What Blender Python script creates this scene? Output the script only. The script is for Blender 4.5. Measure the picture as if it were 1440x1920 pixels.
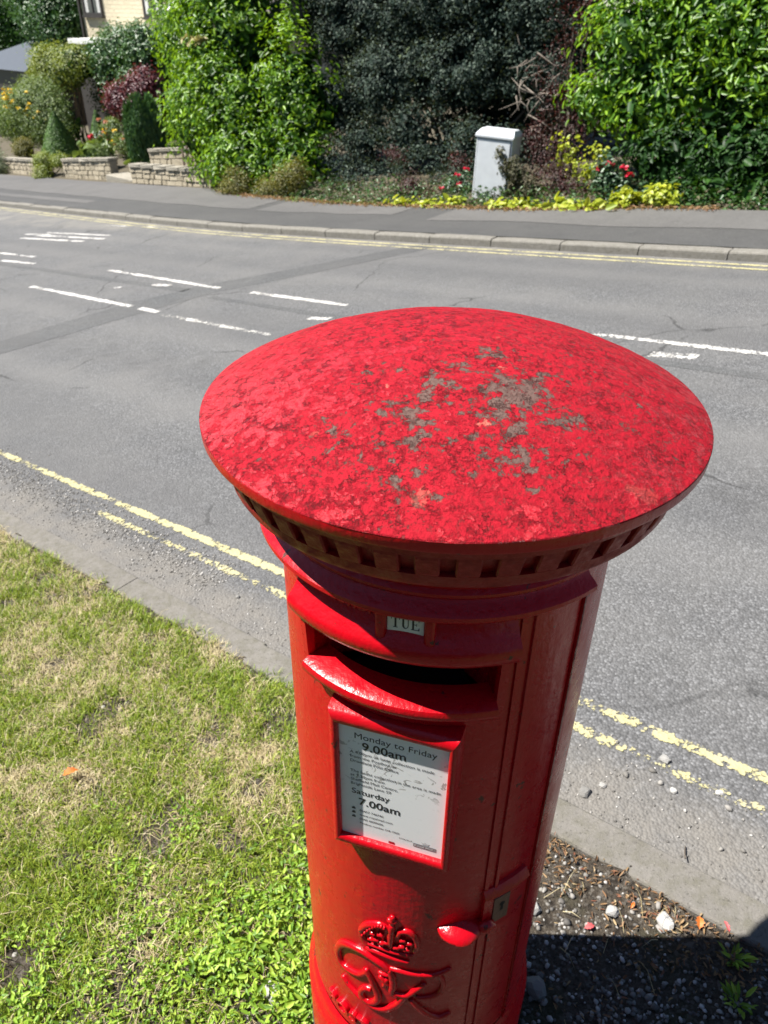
import bpy, bmesh, math, random
import numpy as np
from mathutils import Vector, Matrix, noise as mnoise

# ------------------------------------------------------------------ scene, camera, light
sc = bpy.context.scene
for o in list(bpy.data.objects):
    bpy.data.objects.remove(o, do_unlink=True)
C = sc.collection
R = math.radians

CAM = Vector((-.0834, -.8818, 2.114))
PITCH, ROLL = .5877, .0089
cd = bpy.data.cameras.new('camera')
cd.sensor_fit = 'VERTICAL'; cd.sensor_height = 36.0; cd.lens = 27.04
cd.clip_start = .02; cd.clip_end = 2000
cd.dof.use_dof = True; cd.dof.focus_distance = 1.0; cd.dof.aperture_fstop = 10.0
cam = bpy.data.objects.new('camera', cd); C.objects.link(cam)
_fw = Vector((0, math.cos(PITCH), -math.sin(PITCH))); _rt = Vector((1, 0, 0)); _up = _rt.cross(_fw)
_r2 = _rt*math.cos(ROLL) + _up*math.sin(ROLL); _u2 = -_rt*math.sin(ROLL) + _up*math.cos(ROLL)
_m = Matrix((_r2, _u2, -_fw)).transposed().to_4x4(); _m.translation = CAM
cam.matrix_world = _m
sc.camera = cam

SUN_DIR = Vector((-.998, .055, math.tan(R(56)))).normalized()
world = bpy.data.worlds.new('World'); sc.world = world; world.use_nodes = True
wn = world.node_tree.nodes; wl = world.node_tree.links
sky = wn.new('ShaderNodeTexSky'); sky.sky_type = 'NISHITA'; sky.sun_disc = False
sky.sun_elevation = R(56); sky.sun_rotation = math.atan2(-.998, .055)
sky.air_density = .7; sky.dust_density = .1; sky.ozone_density = 1.0
wn['Background'].inputs[1].default_value = .05
wl.new(sky.outputs[0], wn['Background'].inputs[0])
sd = bpy.data.lights.new('sun', 'SUN'); sd.energy = 5.0; sd.angle = R(.53); sd.color = (1, .955, .89)
sun = bpy.data.objects.new('sun', sd); C.objects.link(sun)
sun.rotation_euler = (-SUN_DIR).to_track_quat('-Z', 'Y').to_euler()

sc.view_settings.view_transform = 'Standard'; sc.view_settings.look = 'None'
sc.view_settings.exposure = 1.27; sc.view_settings.gamma = 1.0
sc.view_settings.use_curve_mapping = False
sc.cycles.use_denoising = True
sc.cycles.max_bounces = 8; sc.cycles.diffuse_bounces = 3; sc.cycles.glossy_bounces = 4
sc.cycles.transparent_max_bounces = 8; sc.cycles.caustics_reflective = False; sc.cycles.caustics_refractive = False
sc.cycles.sample_clamp_indirect = 6

rng = np.random.default_rng(7); random.seed(7)

# ------------------------------------------------------------------ frames: s runs along the street, t across it, away from the viewer
EX, EY = .779, -.627
NX, NY = .627, .779
def zg(x, y): return .1125*x - .0575*y
def W(s, t, dz=0.):
    x = s*EX + t*NX; y = s*EY + t*NY
    return (x, y, zg(x, y) + dz)
def WA(s, t, z):                       # absolute height
    return (s*EX + t*NX, s*EY + t*NY, z)
def WAn(a):                            # array (n,3) of s,t,z -> world
    return np.stack([a[:, 0]*EX + a[:, 1]*NX, a[:, 0]*EY + a[:, 1]*NY, a[:, 2]], -1)
def zst(s, t):
    return .1125*(s*EX + t*NX) - .0575*(s*EY + t*NY)
def bend(s):                           # the far side swings away down the hill
    u = -(s + 9.5)
    return .065*(u + math.sqrt(u*u + 4))

# ------------------------------------------------------------------ object helpers
def link(name, me, parent=None, mat=None, smooth=False):
    o = bpy.data.objects.new(name, me); C.objects.link(o)
    if mat is not None and len(me.materials) == 0:
        for m in (mat if isinstance(mat, (list, tuple)) else [mat]): me.materials.append(m)
    if parent: o.parent = parent
    if smooth and len(me.polygons): me.polygons.foreach_set('use_smooth', [True]*len(me.polygons))
    return o
def mk(name, V, F, mat=None, parent=None, smooth=False):
    me = bpy.data.meshes.new(name)
    me.from_pydata([tuple(v) for v in V], [], [tuple(f) for f in F]); me.validate(); me.update()
    return link(name, me, parent, mat, smooth)
def mkq(name, V, Q, mat=None, parent=None, smooth=False, mi=None):
    """numpy arrays: verts (n,3), quads (m,4) or tris (m,3)"""
    V = np.asarray(V, np.float32); Q = np.asarray(Q, np.int32); k = Q.shape[1]
    me = bpy.data.meshes.new(name)
    me.vertices.add(len(V)); me.vertices.foreach_set('co', V.ravel())
    me.loops.add(Q.size); me.loops.foreach_set('vertex_index', Q.ravel())
    me.polygons.add(len(Q)); me.polygons.foreach_set('loop_start', np.arange(0, Q.size, k, dtype=np.int32))
    me.polygons.foreach_set('loop_total', np.full(len(Q), k, np.int32))
    if mi is not None: me.polygons.foreach_set('material_index', np.asarray(mi, np.int32))
    me.update(calc_edges=True); me.validate()
    return link(name, me, parent, mat, smooth)
def from_bm(name, bm, mat=None, parent=None, smooth=False):
    me = bpy.data.meshes.new(name); bm.normal_update(); bm.to_mesh(me); bm.free()
    return link(name, me, parent, mat, smooth)
def empty(name, loc=(0, 0, 0)):
    o = bpy.data.objects.new(name, None); C.objects.link(o); o.location = loc; o.empty_display_size = .1
    return o
def tag(o, label=None, cat=None, group=None, kind=None):
    if label: o['label'] = label
    if cat: o['category'] = cat
    if group: o['group'] = group
    if kind: o['kind'] = kind
    return o
def adopt(o, parent):                  # parent keeping the world-space mesh where it is
    o.parent = parent; o.matrix_parent_inverse = Matrix.Translation(-Vector(parent.location))
    return o
def box_bm(bm, lo, hi, bev=0):
    r = bmesh.ops.create_cube(bm, size=1)
    for v in r['verts']:
        v.co = Vector([lo[i] + (v.co[i] + .5)*(hi[i] - lo[i]) for i in range(3)])
    if bev:
        es = list({e for v in r['verts'] for e in v.link_edges})
        bmesh.ops.bevel(bm, geom=es, offset=bev, segments=2, affect='EDGES', profile=.6)
def tube(path, radii, n=8, cap=True):
    P = [Vector(p) for p in path]; V = []; F = []
    up = None
    for i, p in enumerate(P):
        d = (P[min(i+1, len(P)-1)] - P[max(i-1, 0)]).normalized()
        if up is None: up = d.orthogonal().normalized()
        up = (up - d*up.dot(d)).normalized(); b = d.cross(up)
        r = radii[i] if hasattr(radii, '__len__') else radii
        for k in range(n):
            a = 2*math.pi*k/n; V.append(p + (up*math.cos(a) + b*math.sin(a))*r)
    for i in range(len(P)-1):
        for k in range(n):
            F.append((i*n+k, i*n+(k+1) % n, (i+1)*n+(k+1) % n, (i+1)*n+k))
    if cap:
        F.append(tuple(range(n))[::-1]); F.append(tuple((len(P)-1)*n + k for k in range(n)))
    return V, F

# ------------------------------------------------------------------ material helpers
class NT:
    def __init__(self, name):
        self.m = bpy.data.materials.new(name); self.m.use_nodes = True
        self.t = self.m.node_tree; self.n = self.t.nodes; self.l = self.t.links
        self.p = self.n['Principled BSDF']; self.out = self.n['Material Output']
        self.co = self.n.new('ShaderNodeTexCoord').outputs['Object']
    def new(self, t, **k):
        nd = self.n.new(t)
        for a, b in k.items(): setattr(nd, a, b)
        return nd
    def set(self, sock, v):
        if isinstance(v, bpy.types.NodeSocket): self.l.new(v, sock)
        elif isinstance(v, (tuple, list)) and len(v) == 3 and sock.type == 'RGBA': sock.default_value = (*v, 1)
        else: sock.default_value = v
    def map(self, scale=(1, 1, 1), rot=(0, 0, 0), loc=(0, 0, 0), vec=None):
        nd = self.new('ShaderNodeMapping'); self.set(nd.inputs[0], vec or self.co)
        nd.inputs['Location'].default_value = loc; nd.inputs['Rotation'].default_value = rot; nd.inputs['Scale'].default_value = scale
        return nd.outputs[0]
    def noise(self, scale, detail=4, rough=.55, vec=None, dist=0, col=False):
        nd = self.new('ShaderNodeTexNoise'); self.set(nd.inputs['Vector'], vec or self.co)
        nd.inputs['Scale'].default_value = scale; nd.inputs['Detail'].default_value = detail
        nd.inputs['Roughness'].default_value = rough; nd.inputs['Distortion'].default_value = dist
        return nd.outputs['Color' if col else 'Fac']
    def vor(self, scale, feature='F1', vec=None, out='Distance', rand=1):
        nd = self.new('ShaderNodeTexVoronoi', feature=feature); self.set(nd.inputs['Vector'], vec or self.co)
        nd.inputs['Scale'].default_value = scale; nd.inputs['Randomness'].default_value = rand
        return nd.outputs[out]
    def ramp(self, fac, stops, interp='LINEAR'):
        nd = self.new('ShaderNodeValToRGB'); nd.color_ramp.interpolation = interp
        el = nd.color_ramp.elements
        while len(el) < len(stops): el.new(.5)
        for e_, (p, c) in zip(el, stops):
            e_.position = p; e_.color = (c, c, c, 1) if not hasattr(c, '__len__') else (*c, 1)
        self.set(nd.inputs[0], fac); return nd.outputs[0]
    def mix(self, f, a, b, mode='MIX'):
        nd = self.new('ShaderNodeMix', data_type='RGBA', blend_type=mode)
        self.set(nd.inputs[0], f); self.set(nd.inputs[6], a); self.set(nd.inputs[7], b)
        return nd.outputs[2]
    def math(self, op, a, b=0., c=None):
        nd = self.new('ShaderNodeMath', operation=op); self.set(nd.inputs[0], a); self.set(nd.inputs[1], b)
        if c is not None: self.set(nd.inputs[2], c)
        return nd.outputs[0]
    def sstep(self, v, lo, hi):
        nd = self.new('ShaderNodeMapRange', interpolation_type='SMOOTHSTEP'); self.set(nd.inputs[0], v)
        nd.inputs[1].default_value = lo; nd.inputs[2].default_value = hi
        return nd.outputs[0]
    def sep(self, vec=None):
        nd = self.new('ShaderNodeSeparateXYZ'); self.set(nd.inputs[0], vec or self.co); return nd.outputs
    def bump(self, h, strength=.5, dist=.01, normal=None):
        nd = self.new('ShaderNodeBump'); nd.inputs['Strength'].default_value = strength; nd.inputs['Distance'].default_value = dist
        self.set(nd.inputs['Height'], h)
        if normal: self.l.new(normal, nd.inputs['Normal'])
        return nd.outputs[0]
    def isl(self):
        return self.new('ShaderNodeNewGeometry').outputs['Random Per Island']
    def fin(self, col=None, rough=None, normal=None, spec=None, metal=None, coat=None):
        if col is not None: self.set(self.p.inputs['Base Color'], col)
        if rough is not None: self.set(self.p.inputs['Roughness'], rough)
        if normal is not None: self.set(self.p.inputs['Normal'], normal)
        if spec is not None: self.set(self.p.inputs['Specular IOR Level'], spec)
        if metal is not None: self.set(self.p.inputs['Metallic'], metal)
        if coat is not None: self.set(self.p.inputs['Coat Weight'], coat)
        return self.m
def simple(name, col, rough=.6, var=.25, scale=20, bump=0., metal=0):
    k = NT(name); n = k.noise(scale, 5)
    c = k.mix(n, tuple(x*(1-var) for x in col), tuple(min(1, x*(1+var)) for x in col))
    return k.fin(c, rough, k.bump(n, bump, .01) if bump else None, metal=metal)

def street_vec(k):                     # object coordinates turned so that x = s, y = t
    return k.map(rot=(0, 0, -math.atan2(EY, EX)))

# --- surfaces
def m_asphalt(name, base=.15, tint=(1, 1.0, 1.02), grit=1.0, dusty=True):
    k = NT(name); sv = street_vec(k)
    v = k.vor(105, out='Color'); g = k.new('ShaderNodeSeparateColor'); k.l.new(v, g.inputs[0])
    vd = k.vor(105)
    n1 = k.noise(70, 4, .7); n2 = k.noise(1.6, 5, .6); n3 = k.noise(.5, 3, .5, vec=k.map((.18, 1.6, 1), vec=sv)); n4 = k.noise(12, 4, .6)
    agg = k.ramp(g.outputs[0], [(0, .40), (.45, .84), (.75, 1.12), (1, 2.0)])
    c = k.mix(k.math('MULTIPLY', n1, 1.0), tuple(base*.72*x for x in tint), tuple(base*1.28*x for x in tint))
    c = k.mix(.75*grit, c, agg, 'MULTIPLY')
    pit = k.sstep(vd, .42, .75)
    c = k.mix(k.math('MULTIPLY', pit, .55), c, tuple(base*.3*x for x in tint))
    c = k.mix(k.ramp(n2, [(.3, 0), (.7, .55)]), c, tuple(base*1.15*x for x in (1.02, 1, .97)))
    c = k.mix(k.ramp(n3, [(.38, .5), (.52, 0)]), c, tuple(base*.72*x for x in (1, 1, 1.02)))
    c = k.mix(k.ramp(n4, [(.55, 0), (.8, .35)]), c, (base*1.35,)*3)
    c = k.mix(k.ramp(k.noise(5.5, 7, .75), [(.52, 0), (.75, .45)]), c, (base*.62,)*3)
    if dusty:
        tq = k.sep(sv)[1]
        for tc_, w_, a_ in ((2.35, .33, .30), (3.55, .33, .30), (5.65, .32, .30), (6.65, .3, .25)):   # polished wheel tracks
            g_ = k.math('SUBTRACT', 1.0, k.sstep(k.math('ABSOLUTE', k.math('SUBTRACT', k.math('ADD', tq, k.math('MULTIPLY', k.noise(.6, 3), .3)), tc_ + .15)), 0, w_))
            c = k.mix(k.math('MULTIPLY', g_, a_), c, (base*1.3, base*1.28, base*1.25))
        oil = k.math('SUBTRACT', 1.0, k.sstep(k.math('ABSOLUTE', k.math('SUBTRACT', tq, 2.95)), .05, .4))
        c = k.mix(k.math('MULTIPLY', oil, k.ramp(k.noise(4, 5, .65), [(.48, 0), (.7, .55)])), c, (base*.45,)*3)
        cv_ = k.mix(.25, k.co, k.noise(2.2, 5, .6, col=True), 'ADD')
        ck = k.math('MULTIPLY', k.math('SUBTRACT', 1.0, k.sstep(k.vor(.55, 'DISTANCE_TO_EDGE', vec=cv_), .002, .007)), k.ramp(k.noise(.9, 4), [(.50, 0), (.56, 1)]))
        c = k.mix(k.math('MULTIPLY', ck, .75), c, (base*.28,)*3)
    if dusty:                          # silt washed into the gutter by the near kerb
        tt = k.sep(sv)[1]; gut = k.math('SUBTRACT', 1.0, k.sstep(k.math('ADD', tt, k.math('MULTIPLY', k.noise(3.5, 5), .35)), 1.08, 1.3))
        c = k.mix(k.math('MULTIPLY', gut, k.ramp(k.noise(9, 5), [(.3, .45), (.6, .9)])), c, k.mix(k.noise(60, 4), (.11, .10, .088), (.20, .19, .172)))
        far = k.sstep(tt, 6.9, 7.4)
        c = k.mix(k.math('MULTIPLY', far, k.ramp(k.noise(2.5, 4), [(.35, .1), (.65, .7)])), c, (.2, .19, .17))
    h = k.math('ADD', k.math('MULTIPLY', vd, -1.0), k.math('MULTIPLY', n1, .5))
    return k.fin(c, .82, k.bump(h, .75*grit, .006), spec=.35)
M = {}
M['asphalt'] = m_asphalt('road_asphalt', .118, (.985, 1.0, 1.03))
M['patch'] = m_asphalt('trench_asphalt', .095, (.97, 1, 1.03), .8, False)
M['pave_dark'] = m_asphalt('pavement_asphalt', .07, (1, 1, 1), .5, False)
M['pave_light'] = m_asphalt('pavement_worn', .105, (1.03, 1, .97), .45, False)

def m_paint(name, col, wear=.46, soft=.05, cell=75, edge=True):
    k = NT(name)
    n = k.noise(26, 6, .7); n2 = k.noise(3.2, 3, .5); vd = k.vor(cell)
    u = k.math('ADD', k.math('MULTIPLY', n, .62), k.math('MULTIPLY', n2, .38))
    u = k.math('ADD', u, k.math('MULTIPLY', vd, -.16))
    if edge:                           # thermoplastic frays along its sides
        at = k.new('ShaderNodeAttribute'); at.attribute_name = 'across'
        q = k.math('ABSOLUTE', k.math('SUBTRACT', k.math('MULTIPLY', at.outputs['Fac'], 2.0), 1.0))
        u = k.math('SUBTRACT', u, k.math('MULTIPLY', k.math('POWER', q, 3.0), .17))
    mask = k.sstep(u, wear - soft - .06, wear + soft - .06)
    c = k.mix(k.noise(40, 4), tuple(x*.8 for x in col), col)
    c = k.mix(k.ramp(k.noise(9, 4), [(.45, 0), (.75, .5)]), c, tuple(x*.6 for x in (.5, .47, .4)))
    k.set(k.p.inputs['Base Color'], c); k.p.inputs['Roughness'].default_value = .7
    k.set(k.p.inputs['Normal'], k.bump(vd, .4, .006))
    tr = k.new('ShaderNodeBsdfTransparent'); mx = k.new('ShaderNodeMixShader')
    k.l.new(mask, mx.inputs[0]); k.l.new(tr.outputs[0], mx.inputs[1]); k.l.new(k.p.outputs[0], mx.inputs[2])
    k.l.new(mx.outputs[0], k.out.inputs[0]); return k.m
M['yellow'] = m_paint('yellow_line_paint', (.42, .385, .20), .425, .03)
M['yellow_worn'] = m_paint('worn_yellow_line_paint', (.42, .385, .20), .465, .03)
M['yellow_far'] = m_paint('far_yellow_line_paint', (.46, .42, .22), .425)
M['white'] = m_paint('white_line_paint', (.54, .53, .51), .425, .04)
M['white_worn'] = m_paint('worn_white_line_paint', (.56, .55, .52), .49)

def m_concrete(name, base=(.27, .255, .225), dirt=.5):
    k = NT(name); n = k.noise(6, 6, .65); f = k.noise(140, 4, .7); b = k.noise(22, 6, .7)
    c = k.mix(n, tuple(x*.7 for x in base), tuple(x*1.2 for x in base))
    c = k.mix(k.ramp(b, [(.42, 0), (.7, dirt)]), c, (.10, .095, .07))
    c = k.mix(k.math('MULTIPLY', k.ramp(f, [(.58, 0), (.7, 1)]), .4), c, tuple(min(.5, x*1.8) for x in base))
    c = k.mix(k.ramp(k.noise(90, 5, .7), [(.34, .7), (.44, 0)]), c, (.05, .047, .04))
    return k.fin(c, .85, k.bump(k.math('ADD', f, k.math('MULTIPLY', b, 1.5)), .6, .005), spec=.3)
M['kerb'] = m_concrete('kerb_concrete', (.165, .155, .14), .8); M['kerb_far'] = m_concrete('far_kerb_concrete', (.20, .19, .17), .55)

def m_soil():
    k = NT('soil'); n = k.noise(9, 8, .65); f = k.noise(150, 6, .75); g = k.noise(45, 6, .65); v = k.vor(120, out='Color')
    sp = k.new('ShaderNodeSeparateColor'); k.l.new(v, sp.inputs[0])
    c = k.mix(n, (.045, .036, .027), (.12, .098, .074))
    c = k.mix(k.ramp(f, [(.45, 0), (.7, .75)]), c, (.17, .15, .12))
    c = k.mix(k.ramp(sp.outputs[0], [(.78, 0), (.84, .6)]), c, (.22, .20, .17))
    c = k.mix(k.ramp(g, [(.36, .8), (.5, 0)]), c, (.02, .016, .013))
    c = k.mix(k.ramp(k.noise(5, 5), [(.54, 0), (.66, .5)]), c, (.05, .058, .022))
    h = k.math('ADD', k.math('MULTIPLY', g, 1.6), k.math('MULTIPLY', f, .7))
    return k.fin(c, .95, k.bump(h, 1.0, .02), spec=.2)
M['soil'] = m_soil()
M['garden_soil'] = simple('garden_soil', (.075, .062, .038), .95, .4, 8, .6)
M['ground'] = simple('far_grass', (.06, .085, .03), .95, .35, .5)

# ------------------------------------------------------------------ the setting
def grid(name, s0, s1, ns, t0, t1, nt_, zf, mat, kind='structure', smooth=True):
    S = np.linspace(s0, s1, ns); T = np.linspace(t0, t1, nt_)
    V = []
    for s in S:
        for t in T: V.append(zf(s, t))
    i = np.arange(ns-1)[:, None]*nt_ + np.arange(nt_-1)[None, :]
    Q = np.stack([i, i+nt_, i+nt_+1, i+1], -1).reshape(-1, 4)
    o = mkq(name, np.array(V), Q, mat, None, smooth)
    if kind: o['kind'] = kind
    return o
def strip(name, pts0, pts1, mat, parent=None, dz=0.):
    """sheet between two (s,t) polylines on the road plane"""
    V = [W(s, t, dz) for s, t in pts0] + [W(s, t, dz) for s, t in pts1]; n = len(pts0)
    o = mk(name, V, [(i, i+1, n+i+1, n+i) for i in range(n-1)], mat, parent)
    at = o.data.attributes.new('across', 'FLOAT', 'POINT'); at.data.foreach_set('value', [0.]*n + [1.]*n)
    return o

def zground(s, t):
    x = s*EX + t*NX; y = s*EY + t*NY; d = math.hypot(x, y)
    k = 1/(1 + (max(0, d-70)/90)**2)
    return (x, y, zg(x, y)*k - .35 - .004*max(0, d-60))
grid('ground', -400, 400, 81, -400, 400, 81, zground, M['ground'])

SS = list(np.concatenate([np.linspace(-70, -24, 12), np.linspace(-22, -2, 21), np.linspace(0, 30, 7)]))
road = strip('road', [(s, .765) for s in SS], [(s, 7.46 + bend(s)) for s in SS], M['asphalt']); road['kind'] = 'structure'
# near-side yellow lines, far-side yellow lines
def line(name, s0, s1, t0, w, mat, n=2, bent=False, dt=0., dz=.004):
    S = np.linspace(s0, s1, n)
    f = (lambda s: bend(s)) if bent else (lambda s: dt*(s-s0)/(s1-s0))
    return strip(name, [(s, t0 + f(s)) for s in S], [(s, t0 + w + f(s)) for s in S], mat, road, dz)
tag(line('yellow_line', -30, 12, 1.190, .060, M['yellow'], 40), 'solid outer yellow line by the near verge')
tag(line('yellow_line', -3.1, 12, 1.066, .058, M['yellow_worn'], 30), 'worn inner yellow line by the near verge')
line('yellow_line', -60, 20, 7.275, .06, M['yellow_far'], 60, True); line('yellow_line', -60, 20, 7.14, .055, M['yellow_far'], 60, True)
# centre warning lines and stray marks
for a in ((-9.07, -6.56, 5.06, -.17), (-6.0, -4.55, 4.88, -.03), (-1.95, .9, 4.89, .06), (2.0, 5.2, 4.95, .05), (-12.6, -11.45, 5.27, 0), (-11.85, -10.9, 4.93, .04)):
    line('white_dash', a[0], a[1], a[2], .095, M['white'], 2, False, a[3])
for a in ((-9.43, -7.0, 4.10, -.12), (-6.82, -6.45, 3.97, -.03)):
    line('white_dash', a[0], a[1], a[2], .10, M['white'], 2, False, a[3])
line('white_dash', -6.33, -4.6, 3.9, .10, M['white_worn'], 2, False, -.06)
for a in ((-7.62, -7.34, 4.70, .13), (-8.05, -7.95, 4.46, .09), (-4.62, -4.40, 4.36, .12), (-1.36, -1.04, 4.60, .14), (1.2, 1.9, 4.3, .1)):
    line('white_mark', a[0], a[1], a[2], a[3], M['white'], 2, False, .06)
for a in ((-13.6, -11.7, 6.18, .12), (-13.5, -11.45, 6.42, .12), (-13.5, -11.6, 6.66, .10), (-12.7, -11.0, 7.40, .09), (-13.9, -13.2, 6.45, .1)):
    line('white_bar', a[0], a[1], a[2], a[3], M['white' if a[2] != 7.40 else 'white_worn'], 2, False, .1)
# reinstated trenches
def wob(n, amp): return [random.uniform(-amp, amp) for _ in range(n)]
A = [(-7.9, 1.0), (-7.32, 2.6), (-7.2, 3.85), (-6.93, 4.9), (-6.42, 5.75), (-5.75, 6.95), (-5.5, 7.4)]
B = [(-7.3, 1.0), (-6.86, 2.4), (-6.70, 3.5), (-6.48, 4.75), (-6.04, 5.55), (-5.45, 6.75), (-5.15, 7.4)]
strip('trench_patch', A, B, M['patch'], road, .002)
S2 = np.linspace(-24, -6.9, 22); strip('trench_seam', [(s, 4.68 + .02*(-s-7) + w) for s, w in zip(S2, wob(22, .015))], [(s, 4.80 + .02*(-s-7) + w) for s, w in zip(S2, wob(22, .015))], M['patch'], road, .002)
S2 = np.linspace(-6.35, 14, 26); strip('trench_seam', [(s, 4.60 - .11*min(1, (s+6.4)/2) + w) for s, w in zip(S2, wob(26, .012))], [(s, 4.68 - .09*min(1, (s+6.4)/2) + w) for s, w in zip(S2, wob(26, .012))], M['patch'], road, .002)
line('tarmac_repair', 3.0, 6.0, 2.2, 1.1, M['patch'], 2, False, .1, .002)

# kerbs
def kerb_stone(name, s0, s1, t0f, w, h, mat, parent, bev=.02, drop=.2, gap=.006):
    """one stone: front face towards -t side when w>0"""
    ds = gap; s0 += ds; s1 -= ds
    sec = [(0, -drop), (0, h-bev), (bev*.35, h-bev*.35), (bev, h), (w-.006, h), (w, h-.006), (w, -drop)]
    V = []; F = []
    n = 4
    for i in range(n+1):
        s = s0 + (s1-s0)*i/n
        e_ = .004 if i in (0, n) else 0
        for (a, z) in sec:
            V.append(W(s, t0f(s) + a, z - (e_ if z > 0 else 0) + random.uniform(-.0015, .0015)))
    m = len(sec)
    for i in range(n):
        for j in range(m-1): F.append((i*m+j, (i+1)*m+j, (i+1)*m+j+1, i*m+j+1))
    F.append(tuple(range(m))); F.append(tuple(n*m + j for j in range(m))[::-1])
    return mk(name, V, F, mat, parent)
far_kerb = empty('far_kerb', W(-5, 7.45)); far_kerb['kind'] = 'structure'
s = -1.75 - .915*33
while s < 12:
    adopt(kerb_stone('kerb_stone', s, s+.915, lambda q: 7.43 + bend(q),   .14, .098 + random.uniform(-.006, .006), M['kerb_far'], None, .022), far_kerb)
    s += .915
near_kerb = empty('near_kerb', W(-1, .74)); near_kerb['kind'] = 'structure'
jn = [-2.3 - .915*q for q in range(9, 0, -1)] + [-2.3, -1.385, -.46, .80, 1.71, 2.63, 3.54, 4.46, 5.37, 6.29]
for s, s1_ in zip(jn, jn[1:]):
    off = random.uniform(-.008, .008); hh = .016 + random.uniform(-.004, .004)
    adopt(kerb_stone('kerb_stone', s, s1_, lambda q: .672 + off, .128, hh, M['kerb'], None, .010, gap=.0015), near_kerb)
# far pavement with its worn back strip and patches
SP = list(np.concatenate([np.linspace(-70, -30, 9), np.linspace(-28, 12, 41)]))
def backt(s): return np.interp(s, [-70, -40, -26.8, -20.6, -13.5, -11.5, -8.7, -5, -3.4, 12], [19.5, 15.2, 12.9, 11.75, 10.6, 9.85, 9.3, 9.1, 9.4, 9.4])
pav = strip('pavement', [(s, 7.565 + bend(s)) for s in SP], [(s, backt(s)) for s in SP], M['pave_dark'], None, .10); pav['kind'] = 'structure'
wv = {s_: random.uniform(-.06, .06) for s_ in SP}
def patch(name, s0, s1, ta, tb, mat, n=12, dz=.104):
    S = np.linspace(s0, s1, n)
    return strip(name, [(s, ta(s)) for s in S], [(s, tb(s)) for s in S], mat, pav, dz)
patch('worn_strip', -40, -10.2, lambda s: 8.45 + bend(s)*1.15 + .03*math.sin(s*3), lambda s: backt(s) - .02, M['pave_light'], 60)
patch('worn_strip', -9.9, -6.9, lambda s: 8.55 + .03*math.sin(s*5), lambda s: backt(s) - .02, M['pave_light'], 20)
patch('worn_strip', -6.1, 12, lambda s: 8.35 + .05*math.sin(s*2.3), lambda s: backt(s) - .02, M['pave_light'], 60)
patch('tarmac_repair', -30, -15.5, lambda s: 8.0 + bend(s), lambda s: 8.28 + bend(s), M['pave_light'], 20)
patch('paving_slab', -1.55, -.55, lambda s: 8.55, lambda s: 9.0, M['kerb_far'], 3, .108)
# planting beds and the raised gardens behind
def zbed(s, t):
    b = float(backt(s)); u = max(0, t - b)
    up = .05 + .09*min(u, 1.5) + .06*min(max(0, u-1.5), 14)
    k = mnoise.noise(Vector((s*1.3, t*1.3, 0)))*.04
    return (s*EX + t*NX, s*EY + t*NY, zst(s, t) + up + k)
V = []; NSB, NTB = 141, 34
for s in np.linspace(-70, 14, NSB):
    b = float(backt(s))
    for j in range(NTB):
        t = b - .03 + (j/(NTB-1))**1.7*26
        V.append(zbed(s, t))
i = np.arange(NSB-1)[:, None]*NTB + np.arange(NTB-1)[None, :]
gb = mkq('garden_ground', np.array(V), np.stack([i, i+NTB, i+NTB+1, i+1], -1).reshape(-1, 4), M['garden_soil'], None, True); gb['kind'] = 'structure'

# verge by the pillar box
def zverge(s, t):
    x, y, z = W(s, t); d = math.hypot(x, y)
    dz = .012 + .012*mnoise.noise(Vector((x*4, y*4, 1))) + .007*mnoise.noise(Vector((x*13, y*13, 5))) + .003*mnoise.noise(Vector((x*40, y*40, 9)))
    if t > .63: dz = .004 + .02*mnoise.noise(Vector((x*9, y*9, 3))) + .012*mnoise.noise(Vector((x*30, y*30, 3))) - .03*max(0, t-.70)/.02
    if s > -.2: dz -= .006
    w = 1/(1 + (max(0, d-.25)/.12)**2)
    dz = dz*(1-.3*w) + .015*w
    return (x, y, z + dz)
grid('verge', -5.6, 1.6, 241, -2.2, .73, 97, zverge, M['soil'])
def zverge2(s, t):
    x, y, z = W(s, t); return (x, y, z - .03 + .02*mnoise.noise(Vector((x, y, 1))))
grid('verge_far', -40, 30, 71, -14, .66, 16, zverge2, M['ground'])

# ------------------------------------------------------------------ pillar box
def m_red(name, rough=.27, chips=True, dark=1.0):
    k = NT(name); n = k.noise(4, 5, .6); op = k.noise(85, 3, .5); f = k.noise(30, 6, .65)
    c = k.mix(n, (.38*dark, .0012, .006), (.47*dark, .002, .009))
    if chips:
        ch = k.ramp(k.noise(38, 6, .6), [(.665, 0), (.68, 1)])
        c = k.mix(ch, c, (.09, .02, .015))
        c = k.mix(k.ramp(k.noise(7, 6, .7), [(.55, 0), (.8, .30)]), c, (.30, .02, .02))
    r = k.ramp(f, [(.3, rough*.8), (.75, rough*1.5)])
    brush = k.noise(60, 4, .6, vec=k.map((1, 1, .06)))
    h = k.math('ADD', k.math('ADD', k.math('MULTIPLY', op, .4), k.math('MULTIPLY', brush, .5)), k.math('MULTIPLY', f, .7))
    return k.fin(c, r, k.bump(h, .34, .006), spec=.36)
M['red'] = m_red('red_gloss_paint')
M['red_relief'] = m_red('red_gloss_paint_relief', .22)

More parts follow.
